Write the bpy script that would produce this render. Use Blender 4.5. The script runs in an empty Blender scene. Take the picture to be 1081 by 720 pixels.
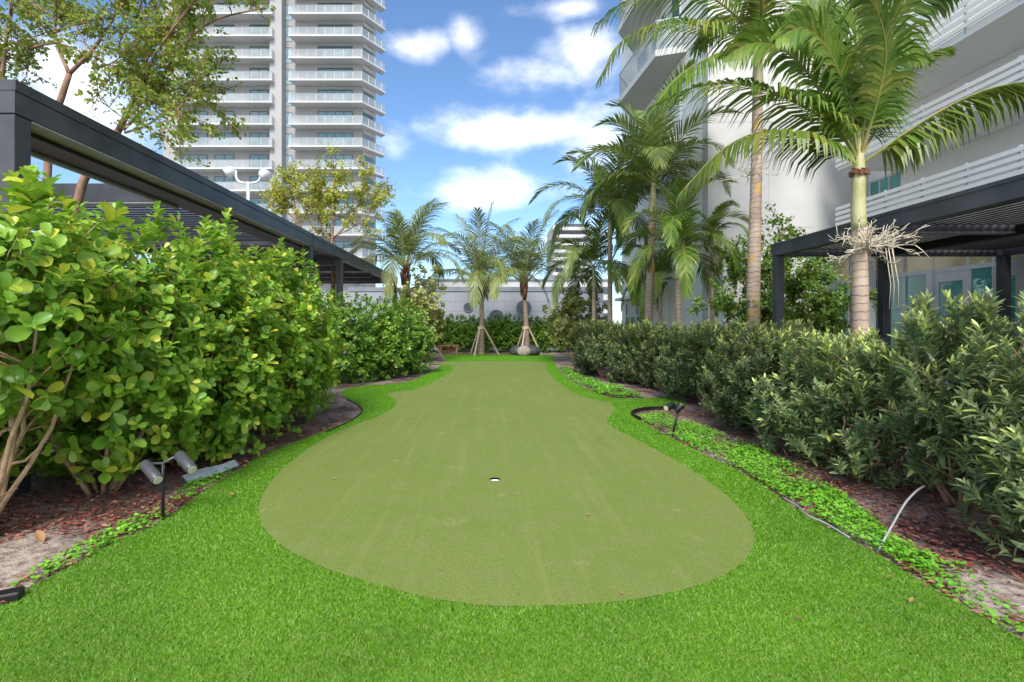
import bpy, bmesh, math, random
import numpy as np
from mathutils import Vector
random.seed(7)
RS = np.random.RandomState
scene = bpy.context.scene
COL = scene.collection
F, VX, VY, H = 520.0, 515.0, 342.0, 1.6

def at(px, py, Y):
    return np.array([(px - VX) / F * Y, Y, H + (VY - py) / F * Y])

def gr(px, py, z=0.0):
    Y = F * H / (py - VY)
    return np.array([(px - VX) / F * Y, Y, z])

def unit(v):
    v = np.asarray(v, float)
    return v / (np.linalg.norm(v, axis=-1, keepdims=True) + 1e-9)

# ------------------------------------------------------------------ objects
ORG = {}

def tag(o, label=None, cat=None, group=None, kind=None):
    if label: o['label'] = label
    if cat: o['category'] = cat
    if group: o['group'] = group
    if kind: o['kind'] = kind
    return o

def thing(name, label, cat, loc=(0, 0, 0), group=None):
    o = bpy.data.objects.new(name, None)
    o.empty_display_size = 0.2
    COL.objects.link(o)
    o.location = [float(a) for a in loc]
    ORG[o.name] = np.array(loc, float)
    return tag(o, label, cat, group)

def copy_tree(o, parent=None):
    c = o.copy()
    COL.objects.link(c)
    if parent is not None: c.parent = parent
    for ch in list(o.children): copy_tree(ch, c)
    return c

def link_mesh(name, me, mats, parent=None):
    o = bpy.data.objects.new(name, me)
    for m in (mats if isinstance(mats, (list, tuple)) else [mats]): me.materials.append(m)
    COL.objects.link(o)
    if parent is not None:
        o.parent = parent
        ORG[o.name] = ORG[parent.name]
    else:
        ORG[o.name] = np.zeros(3)
    return o

def np_mesh(name, V, faces_flat, sizes, midx=None, smooth=False):
    me = bpy.data.meshes.new(name)
    V = np.asarray(V, np.float32); fl = np.asarray(faces_flat, np.int32); sz = np.asarray(sizes, np.int32)
    me.vertices.add(len(V)); me.vertices.foreach_set('co', V.ravel())
    me.loops.add(len(fl)); me.loops.foreach_set('vertex_index', fl)
    me.polygons.add(len(sz))
    st = np.zeros(len(sz), np.int32); st[1:] = np.cumsum(sz)[:-1]
    me.polygons.foreach_set('loop_start', st)
    try: me.polygons.foreach_set('loop_total', sz)
    except Exception: pass
    if midx is not None: me.polygons.foreach_set('material_index', np.asarray(midx, np.int32))
    me.polygons.foreach_set('use_smooth', np.full(len(sz), bool(smooth)))
    me.update(calc_edges=True)
    return me

class MB:
    def __init__(s): s.v = []; s.f = []; s.m = []
    def add(s, verts, faces, mi=0):
        n = len(s.v)
        s.v.extend([tuple(map(float, p)) for p in verts])
        for f in faces:
            s.f.append([i + n for i in f]); s.m.append(mi)
    def box(s, x0, x1, y0, y1, z0, z1, mi=0):
        s.add([(x0,y0,z0),(x1,y0,z0),(x1,y1,z0),(x0,y1,z0),(x0,y0,z1),(x1,y0,z1),(x1,y1,z1),(x0,y1,z1)],
              [(3,2,1,0),(4,5,6,7),(0,1,5,4),(1,2,6,5),(2,3,7,6),(3,0,4,7)], mi)
    def obox(s, c, ax, ay, az, mi=0):
        c, ax, ay, az = map(np.array, (c, ax, ay, az))
        vs = [c + i*ax + j*ay + k*az for k in (-1,1) for (i,j) in ((-1,-1),(1,-1),(1,1),(-1,1))]
        s.add(vs, [(3,2,1,0),(4,5,6,7),(0,1,5,4),(1,2,6,5),(2,3,7,6),(3,0,4,7)], mi)
    def prism(s, poly, z0, z1, mi=0):
        n = len(poly)
        a = sum(poly[i][0]*poly[(i+1)%n][1]-poly[(i+1)%n][0]*poly[i][1] for i in range(n))
        if a < 0: poly = poly[::-1]
        s.add([(p[0],p[1],z0) for p in poly] + [(p[0],p[1],z1) for p in poly],
              [tuple(range(n))[::-1], tuple(range(n,2*n))] + [(i,(i+1)%n,(i+1)%n+n,i+n) for i in range(n)], mi)
    def tube(s, path, rad, sides=6, mi=0, cap=True):
        P = np.asarray(path, float); n = len(P)
        R = np.broadcast_to(np.asarray(rad, float), (n,)) if np.ndim(rad) <= 1 else rad
        T = np.gradient(P, axis=0); T = unit(T)
        ref = np.array([0.3, 0.9, 0.1]) if abs(T[0][2]) > 0.8 else np.array([0, 0, 1.0])
        A = unit(np.cross(T[0], ref))
        vs = []
        for i in range(n):
            A = unit(A - T[i]*np.dot(A, T[i])); B = np.cross(T[i], A)
            for k in range(sides):
                a = 2*math.pi*k/sides
                vs.append(P[i] + R[i]*(A*math.cos(a) + B*math.sin(a)))
        fs = [(i*sides+k, i*sides+(k+1)%sides, (i+1)*sides+(k+1)%sides, (i+1)*sides+k) for i in range(n-1) for k in range(sides)]
        if cap: fs += [tuple(range(sides))[::-1], tuple((n-1)*sides+k for k in range(sides))]
        s.add(vs, fs, mi)
    def disc(s, c, nrm, r, sides=24, thick=0.02, mi=0):
        c = np.array(c, float); nrm = unit(nrm)
        s.tube([c - nrm*thick/2, c + nrm*thick/2], r, sides, mi)
    def build(s, name, mats, parent=None, smooth=False):
        V = np.array(s.v, float)
        if parent is not None: V = V - ORG[parent.name]
        me = np_mesh(name, V, [i for f in s.f for i in f], [len(f) for f in s.f], s.m, smooth)
        return link_mesh(name, me, mats, parent)

# ------------------------------------------------------------------ materials
def nmat(name):
    m = bpy.data.materials.new(name); m.use_nodes = True
    nt = m.node_tree
    b = nt.nodes['Principled BSDF']
    return m, nt, b

def N(nt, t, **kw):
    n = nt.nodes.new(t)
    for k, v in kw.items():
        if k in n.inputs: n.inputs[k].default_value = v
        else: setattr(n, k, v)
    return n

def mix_rgb(nt, fac, a, b, blend='MIX'):
    n = nt.nodes.new('ShaderNodeMix'); n.data_type = 'RGBA'; n.blend_type = blend
    for sock, v in ((0, fac), (6, a), (7, b)):
        if hasattr(v, 'is_output'): nt.links.new(v, n.inputs[sock])
        elif sock == 0: n.inputs[0].default_value = v
        else: n.inputs[sock].default_value = tuple(v) + (1,) if len(v) == 3 else v
    return n.outputs[2]

def ramp(nt, src, p0, p1):
    n = nt.nodes.new('ShaderNodeMapRange'); n.interpolation_type = 'SMOOTHSTEP'
    n.inputs['From Min'].default_value = p0; n.inputs['From Max'].default_value = p1
    nt.links.new(src, n.inputs['Value'])
    return n.outputs['Result']

def noise(nt, scale, detail=4, coord='Object', rough=0.55):
    tc = nt.nodes.new('ShaderNodeTexCoord')
    n = nt.nodes.new('ShaderNodeTexNoise')
    n.inputs['Scale'].default_value = scale; n.inputs['Detail'].default_value = detail; n.inputs['Roughness'].default_value = rough
    nt.links.new(tc.outputs[coord], n.inputs['Vector'])
    return n.outputs['Fac']

def surf(name, c0, c1, scale=6, rough=0.6, bump=0.0, metal=0.0, spec=0.5, fine=None):
    m, nt, b = nmat(name)
    f = ramp(nt, noise(nt, scale), 0.32, 0.68)
    col = mix_rgb(nt, f, c0, c1)
    nt.links.new(col, b.inputs['Base Color'])
    b.inputs['Roughness'].default_value = rough; b.inputs['Metallic'].default_value = metal
    b.inputs['Specular IOR Level'].default_value = spec
    if bump:
        bn = nt.nodes.new('ShaderNodeBump'); bn.inputs['Strength'].default_value = bump; bn.inputs['Distance'].default_value = 0.02
        nt.links.new(noise(nt, fine or scale*8, 6), bn.inputs['Height']); nt.links.new(bn.outputs[0], b.inputs['Normal'])
    return m

def leafmat(name, dark, light, young=None, yfrac=0.08, rough=0.38, trans=0.3, obj_var=0.0, spec=0.4):
    m, nt, b = nmat(name)
    geo = nt.nodes.new('ShaderNodeNewGeometry')
    rnd = geo.outputs['Random Per Island']
    nz = ramp(nt, noise(nt, 2.2, 2), 0.3, 0.7)
    add = nt.nodes.new('ShaderNodeMath'); add.operation = 'MULTIPLY_ADD'; add.inputs[1].default_value = 0.55
    nt.links.new(rnd, add.inputs[0])
    mul = nt.nodes.new('ShaderNodeMath'); mul.operation = 'MULTIPLY'; mul.inputs[1].default_value = 0.45
    nt.links.new(nz, mul.inputs[0]); nt.links.new(mul.outputs[0], add.inputs[2])
    col = mix_rgb(nt, add.outputs[0], dark, light)
    if young:
        at_ = nt.nodes.new('ShaderNodeAttribute'); at_.attribute_name = 'young'
        col = mix_rgb(nt, at_.outputs['Fac'], col, young)
    if obj_var:
        oi = nt.nodes.new('ShaderNodeObjectInfo')
        hs = nt.nodes.new('ShaderNodeHueSaturation')
        mr = nt.nodes.new('ShaderNodeMapRange'); mr.inputs['To Min'].default_value = 1-obj_var; mr.inputs['To Max'].default_value = 1+obj_var
        nt.links.new(oi.outputs['Random'], mr.inputs['Value']); nt.links.new(mr.outputs[0], hs.inputs['Value'])
        nt.links.new(col, hs.inputs['Color']); col = hs.outputs[0]
    nt.links.new(col, b.inputs['Base Color'])
    b.inputs['Roughness'].default_value = rough; b.inputs['Specular IOR Level'].default_value = spec
    tr = nt.nodes.new('ShaderNodeBsdfTranslucent'); nt.links.new(col, tr.inputs['Color'])
    mx = nt.nodes.new('ShaderNodeMixShader'); mx.inputs[0].default_value = trans
    nt.links.new(b.outputs[0], mx.inputs[1]); nt.links.new(tr.outputs[0], mx.inputs[2])
    nt.links.new(mx.outputs[0], nt.nodes['Material Output'].inputs['Surface'])
    return m

def island(name, cols, rough=0.7):
    m, nt, b = nmat(name)
    geo = nt.nodes.new('ShaderNodeNewGeometry')
    r = nt.nodes.new('ShaderNodeValToRGB'); r.color_ramp.interpolation = 'LINEAR'
    els = r.color_ramp.elements
    while len(els) < len(cols): els.new(0.5)
    for i, c in enumerate(cols):
        els[i].position = i/(len(cols)-1); els[i].color = tuple(c)+(1,)
    nt.links.new(geo.outputs['Random Per Island'], r.inputs[0]); nt.links.new(r.outputs[0], b.inputs['Base Color'])
    b.inputs['Roughness'].default_value = rough
    return m

M = {}
M['charcoal'] = surf('charcoal_metal', (.028,.029,.035), (.062,.063,.072), 1.6, .4, .08)
M['charcoal_light'] = surf('grey_flange', (.22,.22,.23), (.30,.30,.31), 4, .5)
M['black_metal'] = surf('black_metal', (.006,.006,.007), (.011,.011,.012), 4, .5)
M['louvre'] = surf('louvre_grey', (.06,.06,.065), (.085,.085,.09), 3, .45)
M['concrete'] = surf('tower_render', (.32,.31,.30), (.365,.355,.345), .15, .8)
M['slab'] = surf('balcony_slab', (.50,.49,.48), (.55,.54,.53), .3, .75)
M['white'] = surf('white_render', (.50,.49,.475), (.57,.56,.545), .6, .8, .05)
M['white_shade_lift'] = surf('white_shade_lift', (.74,.73,.71), (.80,.79,.77), .4, .7)  # white render copy for shaded faces, bounce light put into the colour
M['upper_wall'] = surf('upper_wall_render', (.72,.715,.70), (.78,.775,.76), .4, .8)  # base colour lifted to make up for the shade on this wall
M['grey_render'] = surf('grey_render', (.42,.415,.405), (.47,.465,.455), .5, .8)
M['white_metal'] = surf('white_metal', (.60,.60,.59), (.66,.66,.65), 2, .4)
M['frame'] = surf('aluminium_frame', (.48,.49,.52), (.55,.56,.59), 2, .4)
M['backwall'] = surf('grey_block_wall', (.25,.265,.29), (.29,.305,.33), .8, .8)
M['wallcap'] = surf('dark_wall_cap', (.16,.18,.21), (.2,.22,.25), 1, .7)
M['porthole'] = surf('porthole_dark', (.05,.06,.075), (.065,.075,.095), 2, .4)
M['bark_pale'] = surf('pale_brown_bark', (.24,.15,.10), (.40,.28,.20), 9, .8, .4)
M['bark_twig'] = surf('clusia_bark', (.36,.23,.13), (.50,.36,.22), 12, .75, .3)
M['bark_red'] = surf('reddish_bark', (.22,.115,.075), (.33,.19,.13), 9, .75, .3)
M['wood'] = surf('stake_wood', (.50,.36,.25), (.60,.46,.34), 14, .8, .2)
M['bench_wood'] = surf('bench_wood', (.26,.10,.05), (.34,.15,.08), 8, .6)
M['cream'] = surf('cream_flower', (.56,.49,.37), (.70,.63,.50), 10, .7)
M['brown_scar'] = surf('brown_scar', (.10,.04,.025), (.2,.09,.05), 12, .8)
M['rachis'] = surf('frond_rib', (.16,.20,.05), (.34,.27,.08), 3, .45)
M['rachis_coco'] = surf('coconut_rib', (.25,.22,.07), (.36,.30,.10), 3, .5)
M['cshaft'] = surf('crownshaft', (.34,.34,.13), (.48,.44,.24), 5, .4)
M['stone_dark'] = surf('dark_stone', (.035,.037,.042), (.07,.07,.075), 7, .6, .3)
M['stone_tan'] = surf('tan_stone', (.26,.21,.18), (.38,.32,.28), 7, .7, .3)
M['pipe'] = surf('grey_pipe', (.24,.25,.25), (.33,.34,.34), 8, .6)
M['lamp_grey'] = surf('spot_grey', (.05,.053,.057), (.08,.083,.088), 6, .4)
M['cup'] = surf('cup_liner', (.75,.75,.74), (.8,.8,.8), 10, .5)
M['strip'] = surf('edging_plastic', (.30,.34,.36), (.40,.43,.45), 9, .5)
M['dead'] = island('dead_leaf', [(.22,.07,.025),(.28,.13,.055),(.36,.24,.12)])
M['chips'] = island('mulch_chips', [(.07,.022,.016),(.20,.045,.03),(.30,.09,.055),(.42,.22,.15)], .85)

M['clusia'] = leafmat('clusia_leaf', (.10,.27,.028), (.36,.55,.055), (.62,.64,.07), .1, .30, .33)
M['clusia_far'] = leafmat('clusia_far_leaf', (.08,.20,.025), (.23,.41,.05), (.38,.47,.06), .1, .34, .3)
M['podo'] = leafmat('hedge_dark_leaf', (.075,.13,.062), (.27,.335,.14), (.55,.62,.16), .1, .34, .28, .34)
M['podo_light'] = leafmat('hedge_light_leaf', (.11,.19,.04), (.28,.36,.08), (.42,.48,.10), .1, .4, .25, .12)
M['palm'] = leafmat('palm_leaflet', (.06,.145,.016), (.21,.31,.04), (.40,.37,.08), .1, .36, .34, .18)
M['palm_dark'] = leafmat('palm_dark_leaflet', (.08,.15,.036), (.26,.34,.08), (.44,.42,.10), .1, .34, .28, .22)
M['coco'] = leafmat('coconut_leaflet', (.11,.165,.04), (.28,.33,.09), (.42,.40,.10), .1, .4, .38, .2)
M['tree_leaf'] = leafmat('tree_leaf', (.14,.23,.03), (.34,.43,.06), (.45,.40,.07), .1, .42, .5)
M['olive_leaf'] = leafmat('yellow_leaf', (.25,.29,.03), (.50,.52,.06), (.36,.27,.05), .1, .45, .35)
M['grape_leaf'] = leafmat('seagrape_leaf', (.22,.27,.06), (.46,.47,.16), (.45,.33,.12), .1, .4, .3)
M['dense_leaf'] = leafmat('dense_leaf', (.07,.17,.022), (.2,.33,.045), (.22,.3,.05), .1, .38, .28)
M['cover'] = leafmat('groundcover_leaf', (.11,.34,.02), (.26,.58,.05), None, .1, .45, .3)

def glass_mat(name, base, rough=.04, coat=0.0, spec=.6):
    m, nt, b = nmat(name)
    f = ramp(nt, noise(nt, .9, 2), .3, .7)
    c = mix_rgb(nt, f, base, tuple(x*1.7 for x in base))
    nt.links.new(c, b.inputs['Base Color'])
    b.inputs['Roughness'].default_value = rough; b.inputs['Specular IOR Level'].default_value = spec; b.inputs['IOR'].default_value = 1.9
    bn = nt.nodes.new('ShaderNodeBump'); bn.inputs['Strength'].default_value = .12; bn.inputs['Distance'].default_value = .05
    nt.links.new(noise(nt, 1.4, 2), bn.inputs['Height']); nt.links.new(bn.outputs[0], b.inputs['Normal'])
    return m
M['teal'] = glass_mat('teal_glass', (.06,.24,.225), .03)
M['teal_tower'] = glass_mat('tower_glass', (.018,.085,.08), .08)
_m = M['teal_tower']; _nt = _m.node_tree; _b = _nt.nodes['Principled BSDF']; _c = _b.inputs['Base Color'].links[0].from_socket
_oi = _nt.nodes.new('ShaderNodeObjectInfo'); _nt.links.new(mix_rgb(_nt, ramp(_nt, _oi.outputs['Random'], .55, 1.3), _c, (.24,.30,.29)), _b.inputs['Base Color'])
M['teal_pale'] = glass_mat('pale_glass', (.22,.32,.36), .05)
M['warm_glass'] = glass_mat('transom_glass', (.42,.33,.19), .06)
m, nt, b = nmat('balustrade_glass')
f_ = ramp(nt, noise(nt, .35, 3), .35, .65)
nt.links.new(mix_rgb(nt, f_, (.30,.33,.33), (.44,.46,.46)), b.inputs['Base Color'])
b.inputs['Roughness'].default_value = .1; b.inputs['Alpha'].default_value = .62
M['rail_glass'] = m

# palm trunk with leaf scars
def trunk_mat(name, c0, c1, c2, ringscale):
    m, nt, b = nmat(name)
    tc = nt.nodes.new('ShaderNodeTexCoord')
    sep = nt.nodes.new('ShaderNodeSeparateXYZ'); nt.links.new(tc.outputs['Object'], sep.inputs[0])
    nz = noise(nt, 3.0, 5)
    ma = nt.nodes.new('ShaderNodeMath'); ma.operation = 'MULTIPLY_ADD'; ma.inputs[1].default_value = .22
    nt.links.new(nz, ma.inputs[0]); nt.links.new(sep.outputs['Z'], ma.inputs[2])
    mb = nt.nodes.new('ShaderNodeMath'); mb.operation = 'MULTIPLY'; mb.inputs[1].default_value = ringscale
    nt.links.new(ma.outputs[0], mb.inputs[0])
    fr = nt.nodes.new('ShaderNodeMath'); fr.operation = 'FRACT'; nt.links.new(mb.outputs[0], fr.inputs[0])
    ring = ramp(nt, fr.outputs[0], .80, .95)
    col = mix_rgb(nt, ramp(nt, noise(nt, 1.6, 3), .35, .65), c0, c1)
    col = mix_rgb(nt, ring, col, c2)
    patch = ramp(nt, noise(nt, 2.6, 2), .56, .64)
    col = mix_rgb(nt, patch, col, (c1[0]*1.05, c1[1]*.8, c1[2]*.32))
    nt.links.new(col, b.inputs['Base Color']); b.inputs['Roughness'].default_value = .75
    bn = nt.nodes.new('ShaderNodeBump'); bn.inputs['Strength'].default_value = .5; bn.inputs['Distance'].default_value = .015
    nt.links.new(fr.outputs[0], bn.inputs['Height']); nt.links.new(bn.outputs[0], b.inputs['Normal'])
    return m
M['trunk'] = trunk_mat('palm_trunk', (.34,.24,.19), (.50,.39,.30), (.18,.12,.09), 9)
M['trunk_coco'] = trunk_mat('coconut_trunk', (.25,.18,.15), (.36,.28,.23), (.14,.09,.07), 7)

# ground surfaces
def ground_mats():
    m, nt, b = nmat('putting_turf')
    big = ramp(nt, noise(nt, .55, 4), .3, .7); med = ramp(nt, noise(nt, 5, 5), .3, .7)
    fine = noise(nt, 90, 3, rough=.85)
    c = mix_rgb(nt, big, (.148,.200,.036), (.187,.238,.052))
    c = mix_rgb(nt, med, c, (.178,.222,.06)); 
    c = mix_rgb(nt, ramp(nt, fine, .42, .68), c, (.115,.15,.03))
    sp = ramp(nt, noise(nt, 60, 3, rough=.95), .58, .70)
    mul = nt.nodes.new('ShaderNodeMath'); mul.operation='MULTIPLY'; mul.inputs[1].default_value=.5; nt.links.new(sp, mul.inputs[0])
    c = mix_rgb(nt, mul.outputs[0], c, (.32,.36,.17))
    tc = nt.nodes.new('ShaderNodeTexCoord'); mpg = nt.nodes.new('ShaderNodeMapping'); mpg.inputs['Scale'].default_value=(7,.35,1); mpg.inputs['Rotation'].default_value=(0,0,.12)
    st = nt.nodes.new('ShaderNodeTexNoise'); st.inputs['Scale'].default_value=1; st.inputs['Detail'].default_value=5
    nt.links.new(tc.outputs['Object'], mpg.inputs[0]); nt.links.new(mpg.outputs[0], st.inputs['Vector'])
    ms = nt.nodes.new('ShaderNodeMath'); ms.operation='MULTIPLY'; ms.inputs[1].default_value=.16; nt.links.new(ramp(nt, st.outputs['Fac'], .5, .72), ms.inputs[0])
    c = mix_rgb(nt, ms.outputs[0], c, (.29,.31,.125))
    wn = nt.nodes.new('ShaderNodeMath'); wn.operation='MULTIPLY'; wn.inputs[1].default_value=.45; nt.links.new(ramp(nt, noise(nt, 1.7, 8, rough=.75), .58, .70), wn.inputs[0])
    c = mix_rgb(nt, wn.outputs[0], c, (.31,.33,.16))
    nt.links.new(c, b.inputs['Base Color']); b.inputs['Roughness'].default_value = .9; b.inputs['Specular IOR Level'].default_value=.15
    bn = nt.nodes.new('ShaderNodeBump'); bn.inputs['Strength'].default_value=.6; bn.inputs['Distance'].default_value=.006
    nt.links.new(noise(nt, 110, 4, rough=.9), bn.inputs['Height']); nt.links.new(bn.outputs[0], b.inputs['Normal'])
    M['green'] = m
    m, nt, b = nmat('lawn_thatch')
    big = ramp(nt, noise(nt, 1.1, 4), .3, .7)
    c = mix_rgb(nt, big, (.11,.30,.012), (.15,.36,.016))
    c = mix_rgb(nt, ramp(nt, noise(nt, 200, 3, rough=.8), .35, .65), c, (.06,.18,.008))
    nt.links.new(c, b.inputs['Base Color']); b.inputs['Roughness'].default_value=.9; b.inputs['Specular IOR Level'].default_value=.1
    bn = nt.nodes.new('ShaderNodeBump'); bn.inputs['Strength'].default_value=1; bn.inputs['Distance'].default_value=.02
    nt.links.new(noise(nt, 150, 4, rough=.8), bn.inputs['Height']); nt.links.new(bn.outputs[0], b.inputs['Normal'])
    M['lawn'] = m
    m, nt, b = nmat('grass_blade')
    geo = nt.nodes.new('ShaderNodeNewGeometry')
    r = nt.nodes.new('ShaderNodeValToRGB'); els = r.color_ramp.elements
    els.new(.5); els.new(.9)
    for i,(p,cc) in enumerate(((0,(.065,.21,.006)),(.5,(.15,.355,.012)),(.86,(.27,.47,.045)),(1,(.52,.62,.27)))):
        els[i].position=p; els[i].color=cc+(1,)
    nt.links.new(geo.outputs['Random Per Island'], r.inputs[0])
    c = mix_rgb(nt, ramp(nt, noise(nt, .9, 3), .3, .7), (.82,.85,.8), (1.1,1.08,1.0))
    c = mix_rgb(nt, 1.0, r.outputs[0], c, 'MULTIPLY')
    nt.links.new(c, b.inputs['Base Color']); b.inputs['Roughness'].default_value=.5; b.inputs['Specular IOR Level'].default_value=.3
    tr = nt.nodes.new('ShaderNodeBsdfTranslucent'); nt.links.new(c, tr.inputs['Color'])
    mx = nt.nodes.new('ShaderNodeMixShader'); mx.inputs[0].default_value=.22
    nt.links.new(b.outputs[0], mx.inputs[1]); nt.links.new(tr.outputs[0], mx.inputs[2])
    nt.links.new(mx.outputs[0], nt.nodes['Material Output'].inputs['Surface'])
    M['blade'] = m
    m, nt, b = nmat('bed_soil')
    c = mix_rgb(nt, ramp(nt, noise(nt, 1.3, 5), .42, .58), (.10,.055,.04), (.40,.33,.28))
    c = mix_rgb(nt, ramp(nt, noise(nt, 45, 4, rough=.75), .38, .66), c, (.16,.10,.08))
    nt.links.new(c, b.inputs['Base Color']); b.inputs['Roughness'].default_value=.95
    bn = nt.nodes.new('ShaderNodeBump'); bn.inputs['Strength'].default_value=1; bn.inputs['Distance'].default_value=.05
    nt.links.new(noise(nt, 22, 6), bn.inputs['Height']); nt.links.new(bn.outputs[0], b.inputs['Normal'])
    M['soil'] = m
ground_mats()
M['sand'] = surf('pale_sand', (.16,.105,.08), (.42,.34,.285), 16, .95, .8, fine=60)
M['far_ground'] = surf('paving_grey', (.26,.26,.25), (.33,.33,.32), .2, .9)

# ------------------------------------------------------------------ ground layout
def catmull(pts, n=8, closed=True):
    P = [np.array(p[:2]) for p in pts]; out = []
    k = len(P)
    for i in range(k if closed else k-1):
        p0 = P[(i-1)%k] if closed or i>0 else P[i]
        p1 = P[i]; p2 = P[(i+1)%k]
        p3 = P[(i+2)%k] if closed or i+2<k else p2
        for j in range(n):
            t = j/n
            out.append(.5*((2*p1)+(-p0+p2)*t+(2*p0-5*p1+4*p2-p3)*t*t+(-p0+3*p1-3*p2+p3)*t**3))
    if not closed: out.append(P[-1])
    return np.array(out)

green_px = [(531,641),(485,637),(440,629),(392,616),(350,603),(323,591),(298,577),(280,560),(273,543),(276,525),(290,504),(312,484),(335,468),(360,455),(385,445),(405,437),(417,429),(417,422),(409,416.5),(418,413.8),(439,411),(458,403),(472,395),(479,389),(474,385.8),(455,383.8),(475,382.2),(522,381.3),(565,382.2),(578,384.5),(576,389),(583,398),(596,409),(610,416.5),(624,421),(640,424.5),(648,428.5),(647,436),(641,444.5),(648,452),(665,461),(690,474),(716,488),(745,507),(768,524),(787,545),(796,564),(793,582),(777,600),(745,616),(705,627),(660,635),(600,639.5)]
GREEN = catmull([gr(*p) for p in green_px], 5)
turf_left = [(-260,760),(-60,672),(0,640),(60,606),(110,578),(172,549),(210,522),(246,499),(278,480),(310,467),(340,456),(370,443),(381,434),(378,427),(367,421),(360,416),(364,411),(387,407),(410,405.5),(433,402),(452,393.5),(466,385),(471,378),(463,374)]
turf_right = [(585,374.5),(584,379),(590,390),(604,402),(634,416.5),(655,420.6),(680,420.4),(705,420),(722,424),(722,430.5),(700,431.2),(680,432.2),(668,436),(671,440.5),(707,461),(742,479),(782,498),(832,531),(888,565),(926,585),(978,617),(1081,677),(1300,800)]
TL = catmull([gr(*p) for p in turf_left], 5, False); TR = catmull([gr(*p) for p in turf_right], 5, False)
TURF = np.vstack([TL, TR, [[2.6, .7], [-2.6, .7]]])

def inside(poly, x, y):
    c = np.zeros(len(x), bool); n = len(poly); j = n-1
    for i in range(n):
        xi, yi = poly[i]; xj, yj = poly[j]
        if yi != yj:
            cond = ((yi > y) != (yj > y)) & (x < (xj-xi)*(y-yi)/(yj-yi)+xi)
            c ^= cond
        j = i
    return c

def sheet(name, loops, z, mat, kind='structure'):
    bm = bmesh.new(); es = []
    for L in loops:
        vs = [bm.verts.new((float(p[0]), float(p[1]), z)) for p in L]
        es += [bm.edges.new((vs[i], vs[(i+1) % len(vs)])) for i in range(len(vs))]
    bmesh.ops.triangle_fill(bm, use_beauty=True, use_dissolve=False, edges=es, normal=(0,0,1))
    for f in bm.faces:
        if f.normal.z < 0: f.normal_flip()
    me = bpy.data.meshes.new(name); bm.to_mesh(me); bm.free()
    o = link_mesh(name, me, mat); tag(o, kind=kind); return o

def inset(P, d):
    T = np.roll(P, -1, 0) - np.roll(P, 1, 0); T = unit(T)
    Nn = np.stack([-T[:,1], T[:,0]], 1)
    a = np.sum(P[:,0]*np.roll(P[:,1],-1) - np.roll(P[:,0],-1)*P[:,1])
    return P + Nn*d*(1 if a > 0 else -1)

hole_c = gr(522.5, 506.5); HR = .056
circ = [(hole_c[0]+HR*math.cos(a), hole_c[1]+HR*math.sin(a)) for a in np.linspace(0, 2*math.pi, 33)[:-1]]
sheet('ground', [[(-700,-60),(700,-60),(700,1500),(-700,1500)]], -.18, M['far_ground'])
sheet('planting_bed', [[(-13,-1),(13,-1),(13,30.5),(-13,30.5)], inset(GREEN, .06)], -.014, M['soil'])
sheet('lawn', [TURF, inset(GREEN, .03)], .0, M['lawn'])
sheet('putting_green', [GREEN, circ], .006, M['green'])
mb = MB()
mb.tube([(hole_c[0],hole_c[1],-.11),(hole_c[0],hole_c[1],-.012)], HR, 32, cap=False)
mb.tube([(hole_c[0],hole_c[1],-.12),(hole_c[0],hole_c[1],-.108)], HR, 32)
tag(mb.build('golf_hole', M['cup']), 'white lined cup sunk into the middle of the putting green', 'golf hole')

# grass blades: dense near the camera, thinning away
rs = RS(3)
n = 1500000
iy = rs.uniform(1/27.0, 1/1.75, n); Y = 1/iy; X = rs.uniform(-1.08, 1.18, n)*Y
k = inside(TURF, X, Y); k[k] &= ~inside(GREEN, X[k], Y[k])
X, Y = X[k], Y[k]
keep = rs.rand(len(X)) < np.clip(.95 + 0*X, 0, 1)
X, Y = X[keep], Y[keep]; n = len(X)
hgt = rs.uniform(.008, .017, n); wd = rs.uniform(.0011, .0022, n)*np.clip(Y/3.2, 1, 5)
az = rs.uniform(0, 2*math.pi, n); la = rs.uniform(0, 2*math.pi, n); lean = rs.uniform(.4, 1.9, n)*hgt
V = np.zeros((n, 3, 3), np.float32)
V[:,0] = np.stack([X-np.cos(az)*wd, Y-np.sin(az)*wd, np.zeros(n)], 1)
V[:,1] = np.stack([X+np.cos(az)*wd, Y+np.sin(az)*wd, np.zeros(n)], 1)
V[:,2] = np.stack([X+np.cos(la)*lean, Y+np.sin(la)*lean, hgt], 1)
me = np_mesh('grass', V.reshape(-1,3), np.arange(3*n), np.full(n,3))
tag(link_mesh('grass', me, M['blade']), 'bright green artificial grass blades around the putting green', 'grass', kind='stuff')

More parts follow.
